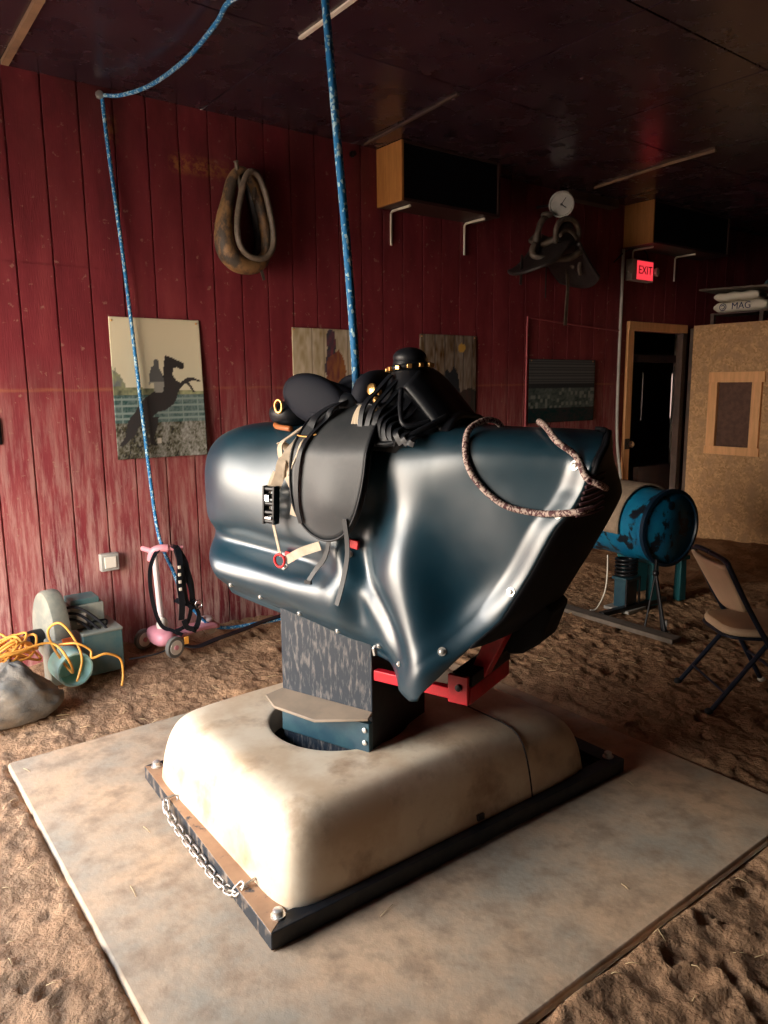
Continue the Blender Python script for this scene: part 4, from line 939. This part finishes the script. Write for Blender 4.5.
q = MB(); q.lathe([(.008, 0), (.008, .03), (.022, .034), (.022, .044), (.006, .05)], (1.385-1.78, 4.298-2.2, 3.075-3.10), (0, -1, 0), 10); q.build('anchor_bolt', BOLT, e)
rope('blue_rope', [(1.515, 2.16, 1.50), (1.526, 2.165, 1.60), (1.545, 2.23, 2.0), (1.572, 2.325, 2.45), (1.605, 2.428, 2.90), (1.622, 2.48, 3.125)], .0145, 'thick blue rope hanging from ceiling straight down behind saddle')

# ------------------------------------------------------------------ scooter with bridle, by the wall
sc = empty('kick_scooter', (1.495, 4.08, .05)); tag(sc, 'small pink three wheeled kick scooter against the wall', 'scooter')
gz = .05
b = MB(); b.tube([(-.02, .0, .13), (-.03, .02, .56)], .017, 10); b.build('stem', PALEP, sc)
b = MB(); b.tube(spline([(-.045, .04, .53), (-.035, .02, .585), (.0, .0, .600), (.04, -.01, .598)], 5), .023, 10); b.build('handlebar', PINK, sc, smooth=180)
for a, c_ in (((.04, -.01, .60), (.12, -.03, .59)), ((-.03, .04, .58), (-.055, .14, .585))):
    b = MB(); b.cyl(a, c_, .015, n=10); b.build('grip', PINK, sc)
b = MB(); b.ball((-.03, -.0, .09), (.065, .12, .05), 20, p=.75); b.build('front_fairing', PINK, sc, smooth=180)
b = MB(); b.ball((-.02, -.01, .155), (.035, .03, .045), 14); b.build('stem_socket', WHITE, sc, smooth=180)
for x, y in ((.0, -.13), (-.09, .12)):
    b = MB(); b.lathe([(.03, -.014), (.058, -.014), (.062, -.006), (.062, .006), (.058, .014), (.03, .014)], (x, y, .048), (.35, -1, 0), 24); wl = b.build('wheel', TIRE, sc)
    b = MB(); b.lathe([(.0, .0135), (.042, .0155), (.044, .011)], (x, y, .048), (.35, -1, 0), 20); b.build('hub', WHITE, wl)
    b = MB(); b.lathe([(.0, .019), (.014, .019), (.014, .012)], (x, y, .048), (.35, -1, 0), 12); b.build('hub_cap', PINK, wl)
b = MB(); b.grid(lambda u, v: (.02+.30*u, -.03+.05*u+(v-.5)*.12, .085+.0*u+.012*math.sin(PI*u)), 12, 6); b.build('deck', PINK, sc, smooth=180, solid=.02)
b = MB(); b.lathe([(.018, -.012), (.045, -.012), (.048, 0), (.045, .012), (.018, .012)], (.30, .06, .06), (.1, -1, 0), 20); b.build('rear_wheel', CREAMP, sc)
b = MB(); b.ball((.27, .05, .115), (.05, .04, .022), 14); b.build('brake_fender', PALEP, sc, smooth=180)
# bridle
bd = empty('bridle', (1.525, 4.0, .6)); tag(bd, 'black leather bridle with pale studs hanging on scooter handlebar', 'bridle')
Y0 = -.02
b = MB(); b.band(spline([(-.02, .08, .05), (-.075, .06, .02), (-.115, .04, -.08), (-.11, .03, -.25), (-.075, .02, -.38), (-.02, .0, -.42), (.03, -.02, -.45)], 8), .022, .006, (1, 0, .4)); b.build('cheek_strap', LEATH, bd)
b = MB(); b.band(spline([(.03, .07, .06), (.05, .03, .04), (.045, -.01, -.05), (.03, -.02, -.14), (.035, -.03, -.26), (.03, -.02, -.36)], 8), .034, .007, (1, 0, 0)); bb = b.build('browband', LEATH, bd)
for k in range(4):
    q = MB(); q.box((.033-.001*k, -.026-.002*k, -.05-.042*k), (.016, .008, .018)); q.build('stud', CREAMP, bb, bevel=.002)
for k, P in enumerate(([(.05, .05, .06), (.09, .02, -.03), (.10, .0, -.15), (.12, .0, -.28), (.14, -.01, -.36), (.10, -.02, -.45)], [(.06, .05, .05), (.07, .02, -.08), (.10, -.01, -.20), (.09, -.01, -.33), (.05, -.02, -.40), (-.01, -.02, -.42)], [(.045, .05, .04), (.06, .0, -.1), (.07, -.02, -.26), (.10, -.03, -.30), (.14, -.01, -.29)], [(.04, -.03, -.36), (.06, -.03, -.41), (.11, -.03, -.42), (.14, -.02, -.36)], [(.05, .03, .05), (.085, .02, -.05), (.115, .02, -.16), (.12, .02, -.26)], [(.02, .03, -.25), (.06, -.02, -.27), (.12, -.01, -.26)])):
    b = MB(); b.band(spline(P, 7), .022 if k < 3 else .03, .006, (1, 0, .3)); b.build('strap', LEATH, bd)
b = MB(); b.tube([(.135+.02*math.cos(t), -.03, -.285+.025*math.sin(t)) for t in np.linspace(0, 2*PI, 14, endpoint=False)], .004, 6, closed=True); b.build('bit_ring', CHROME, bd, smooth=180)
lr = empty('lead_strap', (1.55, 3.98, .05)); tag(lr, 'long black strap trailing on dirt from the pink scooter', 'strap')
b = MB(); b.band(spline([(.0, .0, .04), (.08, -.03, .022), (.22, .0, .03), (.42, .06, .03), (.62, .12, .035), (.80, .14, .04)], 8), .035, .008, (0, 1, .1)); b.build('strap_length', LEATH, lr)
b = MB(); b.box((.02, -.02, .07), (.028, .008, .045)); b.build('orange_tag', mat('amber_tag', (.85, .36, .05), .5), lr, bevel=.003)

# ------------------------------------------------------------------ blower, tool boxes, bag, cord
bl = empty('blower', (.885, 4.0, .03)); bl.scale = (.88, .88, .88); tag(bl, 'grey green centrifugal blower with round teal outlet pipe', 'blower')
axd = Vector((1, .25, 0)).normalized()
b = MB(); b.lathe([(.0, -.055), (.12, -.055), (.135, -.05), (.14, -.03), (.14, .03), (.135, .05), (.12, .055), (0, .055)], (-.0, .1, .27), axd, 36)
o = b.v; b.v = [(x, y, .27+(z-.27)*2.0 if z > .27 else z) for x, y, z in o]; b.build('housing', HOUS, bl, smooth=40)
b = MB(); b.prism([(-.065, -.06), (.065, -.05), (.05, .16), (-.06, .12)], .0, .27); b.build('outlet_duct', HOUS, bl, bevel=.01)
b = MB(); pa, pb = Vector((.022, -.05, .14)), Vector((.040, -.22, .135)); dd = (pb-pa).normalized(); L = (pb-pa).length
b.lathe([(.085, 0), (.100, .01), (.102, L-.01), (.100, L), (.090, L), (.088, L-.02), (.088, .02), (0, .02)], pa, dd, 36); b.build('outlet_pipe', TEALP, bl)
b = MB(); b.box((.045, -.062, .245), (.06, .006, .075), rz=.1); b.build('warning_sticker', ORANGE, bl)
b = MB(); b.box((.0, -.066, .235), (.03, .006, .04), rz=.1); b.build('white_label', WHITE, bl)
b = MB(); b.lathe([(.0, 0), (.05, 0), (.055, .04), (.05, .09), (0, .09)], (-.06, .1, .27), -axd, 20); b.build('motor', BLACKM, bl)
tb = empty('tool_box', (1.12, 4.12, .03)); tag(tb, 'dark teal metal box on dirt right of the blower', 'box')
b = MB(); b.b2((-.11, -.14, 0), (.10, .13, .23)); b.build('box_body', TEALD, tb, bevel=.006)
b = MB(); b.b2((-.113, -.143, .225), (.103, .133, .24)); b.build('box_lid', HOUS, tb, bevel=.004)
b = MB(); b.tube(spline([(-.05, -.06, .24), (-.05, -.06, .27), (.04, -.05, .27), (.04, -.05, .24)], 4), .006, 6); b.build('handle', BLACKM, tb, smooth=180)
eb = empty('control_box', (1.08, 4.16, .271)); tag(eb, 'small grey control box with black cables on tool box', 'control box')
b = MB(); b.b2((-.10, -.08, 0), (.08, .08, .13)); b.build('box_body', HOUS, eb, bevel=.005)
b = MB(); b.b2((-.09, -.07, .13), (.06, .07, .16)); b.build('top_cap', TEALD, eb, bevel=.004)
b = MB(); b.box((-.045, -.09, .06), (.05, .02, .06)); b.build('switch_plate', CREAMP, eb, bevel=.004)
for k in range(3):
    b = MB(); b.tube(spline([(-.12, -.08, .13-.03*k), (-.05, -.11, .12-.04*k), (.05, -.14, .02-.05*k), (.11, -.15, -.10-.03*k), (.13, -.16, -.22)], 6), .008, 6); b.build('cable', RUB, eb, smooth=180)
sb = empty('sand_bag', (.60, 3.72, .0)); tag(sb, 'slumped dusty grey canvas sack on dirt at left edge', 'sack')
def sack(u, v):
    th = 2*PI*u; ph = PI*v; sg = lambda x, p: math.copysign(abs(x)**p, x)
    x = .21*sg(math.sin(ph), .7)*sg(math.cos(th), .8); y = .14*sg(math.sin(ph), .7)*sg(math.sin(th), .8); z = .125+.135*sg(math.cos(ph), .8)
    z += .03*math.sin(x*16+1)*math.cos(y*13) if z > .1 else 0
    k = noise2(x*1.3+5, z*1.3+y, 60)*.010; z *= 1-.35*sm(0, .22, x); return (x*(1+.1*math.sin(z*20)), y-k, max(0.0, z+k))
b = MB(); b.grid(sack, 48, 24, closeu=True); b.build('sack_body', CANV, sb, smooth=180)
cd_ = empty('extension_cord', (.65, 3.85, .1)); tag(cd_, 'tangled yellow orange extension cord piled over the grey sack', 'cord')
random.seed(12); pts = []
for k in range(74):
    a = k*.93+random.uniform(-.3, .3); rx = random.uniform(.08, .20); ry = random.uniform(.06, .13)
    pts.append((-.06+rx*math.cos(a)+random.uniform(-.03, .03), .0+ry*math.sin(a), .18+.05*math.sin(a*1.7)+random.uniform(-.02, .05)))
pts += [(.16, -.06, .22), (.22, -.12, .14), (.25, -.05, .04), (.19, .0, .16), (.17, .02, .26), (.22, -.02, .30), (.27, -.06, .22), (.29, -.10, .12), (.25, -.13, .02)]
b = MB(); b.tube(spline(pts, 6), .0065, 6); b.build('coils', YEL, cd_, smooth=180)
b = MB(); b.tube(spline([(.20, -.05, .20), (.27, -.10, .205), (.33, -.11, .16), (.335, -.12, .12), (.40, -.13, .13), (.47, -.12, .085), (.48, -.12, .0), (.46, -.15, -.05)], 7), .0065, 6); b.build('trailing_end', YEL, cd_, smooth=180)
b = MB(); b.tube([(-.09+.05*math.cos(t), -.17, .10+.06*math.sin(t)) for t in np.linspace(0, 2*PI, 18, endpoint=False)], .007, 6, closed=True)
b.build('pale_loop', CREAMP, cd_, smooth=180)
gw = empty('ground_wire', (1.25, 4.0, .06)); b = MB(); b.tube(spline([(0, 0, .01), (.15, -.02, .012), (.27, .02, .02)], 5), .005, 6); b.build('wire_length', RUB, gw, smooth=180); tag(gw, 'short black wire lying on dirt beside the tool box', 'wire')

# ------------------------------------------------------------------ blue drum practice bull
dn = Vector((-.165, -.986, 0)).normalized(); dc = Vector((4.45, 2.72, .60))
dr = empty('blue_drum', (dc.x, dc.y, 0)); tag(dr, 'blue plastic drum lying sideways, used as practice horse', 'drum')
Rr = .252; c0 = Vector((0, 0, .60))
b = MB(); b.lathe([(Rr-.015, 0), (Rr, -.02), (Rr, -.05), (Rr-.008, -.06), (Rr-.004, -.2), (Rr+.006, -.27), (Rr+.006, -.30), (Rr-.004, -.33), (Rr-.004, -.55), (Rr+.006, -.58), (Rr, -.8), (Rr-.02, -.86), (0, -.86)], c0, dn, 48); b.build('drum_wall', BARREL, dr, smooth=60)
b = MB(); b.lathe([(Rr+.002, -.025), (Rr+.010, -.02), (Rr+.010, .008), (Rr-.012, .012), (Rr-.02, -.012), (Rr-.09, -.018), (Rr-.1, -.012), (0, -.012)], c0, dn, 48); b.build('drum_head', BARREND, dr, smooth=50)
b = MB(); b.lathe([(.0, -.008), (.03, -.008), (.03, .004), (.022, .008), (0, .008)], c0+Vector((0, 0, .15)), dn, 12); b.build('bung', BARREND, dr)
# felt pad over the drum
u1 = Vector((0, 0, 1)); u2 = dn.cross(u1)
pd = empty('saddle_pad', (dc.x, dc.y, .60)); tag(pd, 'tan felt saddle pad draped over the blue drum', 'saddle pad')
b = MB(); b.grid(lambda u, v: (lambda a, h: -dn*h+u1*math.cos(a)*(Rr+.018)+u2*math.sin(a)*(Rr+.018))((v*2-1)*1.75, .20+.55*u), 14, 30); b.build('pad_cloth', FELT, pd, smooth=180, solid=.012)
st = empty('stirrup', (dc.x, dc.y, .60)); tag(st, 'pale metal stirrup on black leather against felt pad', 'stirrup')
sgn = -1 if u2.x > 0 else 1
sd_ = u2*sgn
def dp(h, a, o=.04): return -dn*h+u1*math.cos(a)*(Rr+o)+sd_*math.sin(a)*(Rr+o)
b = MB(); b.band([dp(.40, .75), dp(.42, 1.0), dp(.45, 1.3)], .03, .006, dn); b.build('leather', LEATH, st)
b = MB(); pc = dp(.46, 1.5, .05); w3 = dn
b.tube([pc+w3*.045+u1*-.06, pc+w3*.045+u1*.0, pc+w3*.03+u1*.04, pc+u1*.055, pc-w3*.03+u1*.04, pc-w3*.045, pc-w3*.045+u1*-.06], .006, 8, closed=True); b.build('iron', WHITE, st, smooth=180)
# teal stand
ts = empty('teal_stand', (4.74, 3.02, 0)); ts.rotation_euler = (0, 0, math.atan2(dn.y, dn.x)+PI/2); tag(ts, 'teal plastic stool supporting the blue drum', 'stand')
for sx in (-1, 1):
    for sy in (-1, 1): b = MB(); b.box((sx*.14, sy*.13, .155), (.07, .06, .31), taper=(.8, .9)); b.build('leg', TEALS, ts, bevel=.006)
b = MB(); b.b2((-.19, -.17, .30), (.19, .17, .335)); b.build('step_top', TEALS, ts, bevel=.008)
b = MB(); b.b2((-.10, .12, .02), (.10, .14, .30)); b.build('back_panel', TEALS, ts)
# coil spring post
cs = empty('spring_post', (4.36, 2.98, 0)); tag(cs, 'coil spring on a square steel post below the drum', 'spring')
b = MB(); b.tube([(.07*math.cos(t), .07*math.sin(t), .24+.13*t/(2*PI*5)) for t in np.linspace(0, 2*PI*5, 110)], .010, 8); b.build('coil_spring', BLACKM, cs, smooth=180)
b = MB(); b.b2((-.055, -.055, .02), (.055, .055, .22)); b.b2((-.068, -.068, .215), (.068, .068, .235)); b.build('square_post', BLUEP, cs, bevel=.004)
for s_ in (-1, 1):
    b = MB(); b.cyl((s_*.075, -.06, .02), (s_*.075, -.06, .235), .008, n=8); b.build('tie_rod', BLACKM, cs)
b = MB(); b.b2((-.10, -.10, .0), (.10, .10, .02)); b.build('foot_plate', GREY, cs)
b = MB(); b.box((.02, -.06, .03), (.66, .045, .03), rz=-.08); b.build('foot_bar', BLACKM, cs, bevel=.004)
# hanging straps (stirrup leathers) from drum front
hs = empty('prop_stand', (4.05, 2.52, 0)); tag(hs, 'dark folding metal prop stand in front of the drum', 'stand')
top = Vector((.10, .10, .36))
for q_, r_ in (((-.0, .10, 0), .007), ((.03, -.03, 0), .011), ((.055, -.0, .0), .011)):
    b = MB(); b.cyl(top, q_, r_, n=8); b.build('leg', BLACKM, hs)
b = MB(); b.cyl(top+Vector((0, 0, .09)), top-Vector((0, 0, .02)), .010, n=8); b.ball(top, .022, 10); b.build('joint', BLACKM, hs)
b = MB(); b.b2((.02, -.05, .0), (.07, -.02, .018)); b.b2((.045, -.03, .018), (.06, -.015, .09)); b.build('foot', CHROME, hs)
wc = empty('white_cord', (4.2, 3.1, 0)); b = MB(); b.tube(spline([(.08, -.02, .38), (.085, -.02, .25), (.05, -.03, .12), (-.06, -.05, .03), (-.12, -.04, .025)], 6), .005, 6); b.build('cord_line', WHITE, wc, smooth=180); tag(wc, 'thin white cord hanging from drum to the dirt', 'cord')
b = MB(); b.box((4.0, 2.83, .02), (.10, .95, .03), rz=-.02); tag(b.build('floor_plank', GWOOD, bevel=.004), 'long weathered plank lying on dirt before the drum', 'plank')

# ------------------------------------------------------------------ folding chair
f_ang = math.atan2(-.60, .80); ch = empty('folding_chair', (3.50, 1.745, .0), f_ang); tag(ch, 'beige padded folding chair with navy tube frame on dirt', 'chair')
CW = .195
for sy in (-1, 1):
    b = MB(); b.tube(spline([(.235, sy*CW, .015), (.11, sy*CW, .24), (-.045, sy*CW, .50), (-.15, sy*CW*.98, .70)]+([(-.16, sy*CW*.9, .732), (-.162, sy*CW*.6, .742), (-.162, 0, .744)]), 6), .0125, 10); b.build('upright', CHT, ch, smooth=180)
    b = MB(); b.tube([(-.20, sy*(CW-.01), .012), (.09, sy*(CW-.02), .385)], .0115, 10); b.build('rear_leg', CHT, ch)
    for x in (.238, -.205):
        b = MB(); b.ball((x, sy*(CW-(0 if x > 0 else .01)), .016), (.022, .018, .016), 10); b.build('foot_cap', [WHITE, RUB][x < 0], ch, smooth=180)
b = MB(); b.tube([(-.135, -CW+.01, .105), (-.135, CW-.01, .105)], .006, 8); b.build('cross_rod', CHT, ch)
b = MB(); b.tube([(.15, -CW, .175), (.15, CW, .175)], .008, 8); b.build('front_rod', CHT, ch)
def backp(u, v):
    y = (u*2-1)*(CW-.012-.03*(1-v)**2); z = .475+.245*v+.02*(u*2-1)**2*(1-v)*1.0; x = -.04-.115*(z-.50)/.205-.03*(1-(u*2-1)**2)
    return (x-.005, y, z)
b = MB(); b.grid(backp, 18, 12); b.build('backrest', CHB, ch, smooth=180, solid=.022)
b = MB(); SP = []
for k in range(40):
    t = 2*PI*k/40; c_, s_ = math.cos(t), math.sin(t); SP.append((.075+.205*math.copysign(abs(c_)**.5, c_), (CW-.018)*math.copysign(abs(s_)**.45, s_)*(1+.06*c_)))
b.prism(SP, .368, .408); b.build('seat', CHB, ch, bevel=.014, smooth=50)
b = MB(); b.tube([(x, y*1.02, .366) for x, y in SP], .008, 6, closed=True); b.build('seat_rail', CHT, ch, smooth=180)
# straw scraps
random.seed(21); b = MB(); cnt = 0
while cnt < 520:
    x, y = random.uniform(-.4, 5.2), random.uniform(.35, 4.2)
    if .85 < x < 2.5 and 1.6 < y < 2.85: continue
    onmat = .49 < x < 2.73 and 1.07 < y < 3.28
    if onmat and random.random() > .12: continue
    z = .009 if onmat else fz(x, y)+.004; a = random.uniform(0, PI); l_ = random.uniform(.008, .035); w_ = .0011
    dx, dy = math.cos(a)*l_, math.sin(a)*l_; z2 = .009 if onmat else fz(x+dx, y+dy)+.004
    b.tube([(x-dx, y-dy, (.009 if onmat else fz(x-dx, y-dy)+.004)), (x, y, z+.002), (x+dx, y+dy, z2)], w_, 4); cnt += 1
o = b.build('straw', STRAW, smooth=180); o['kind'] = 'stuff'; tag(o, 'scattered bits of straw on the dirt and mat', 'straw')
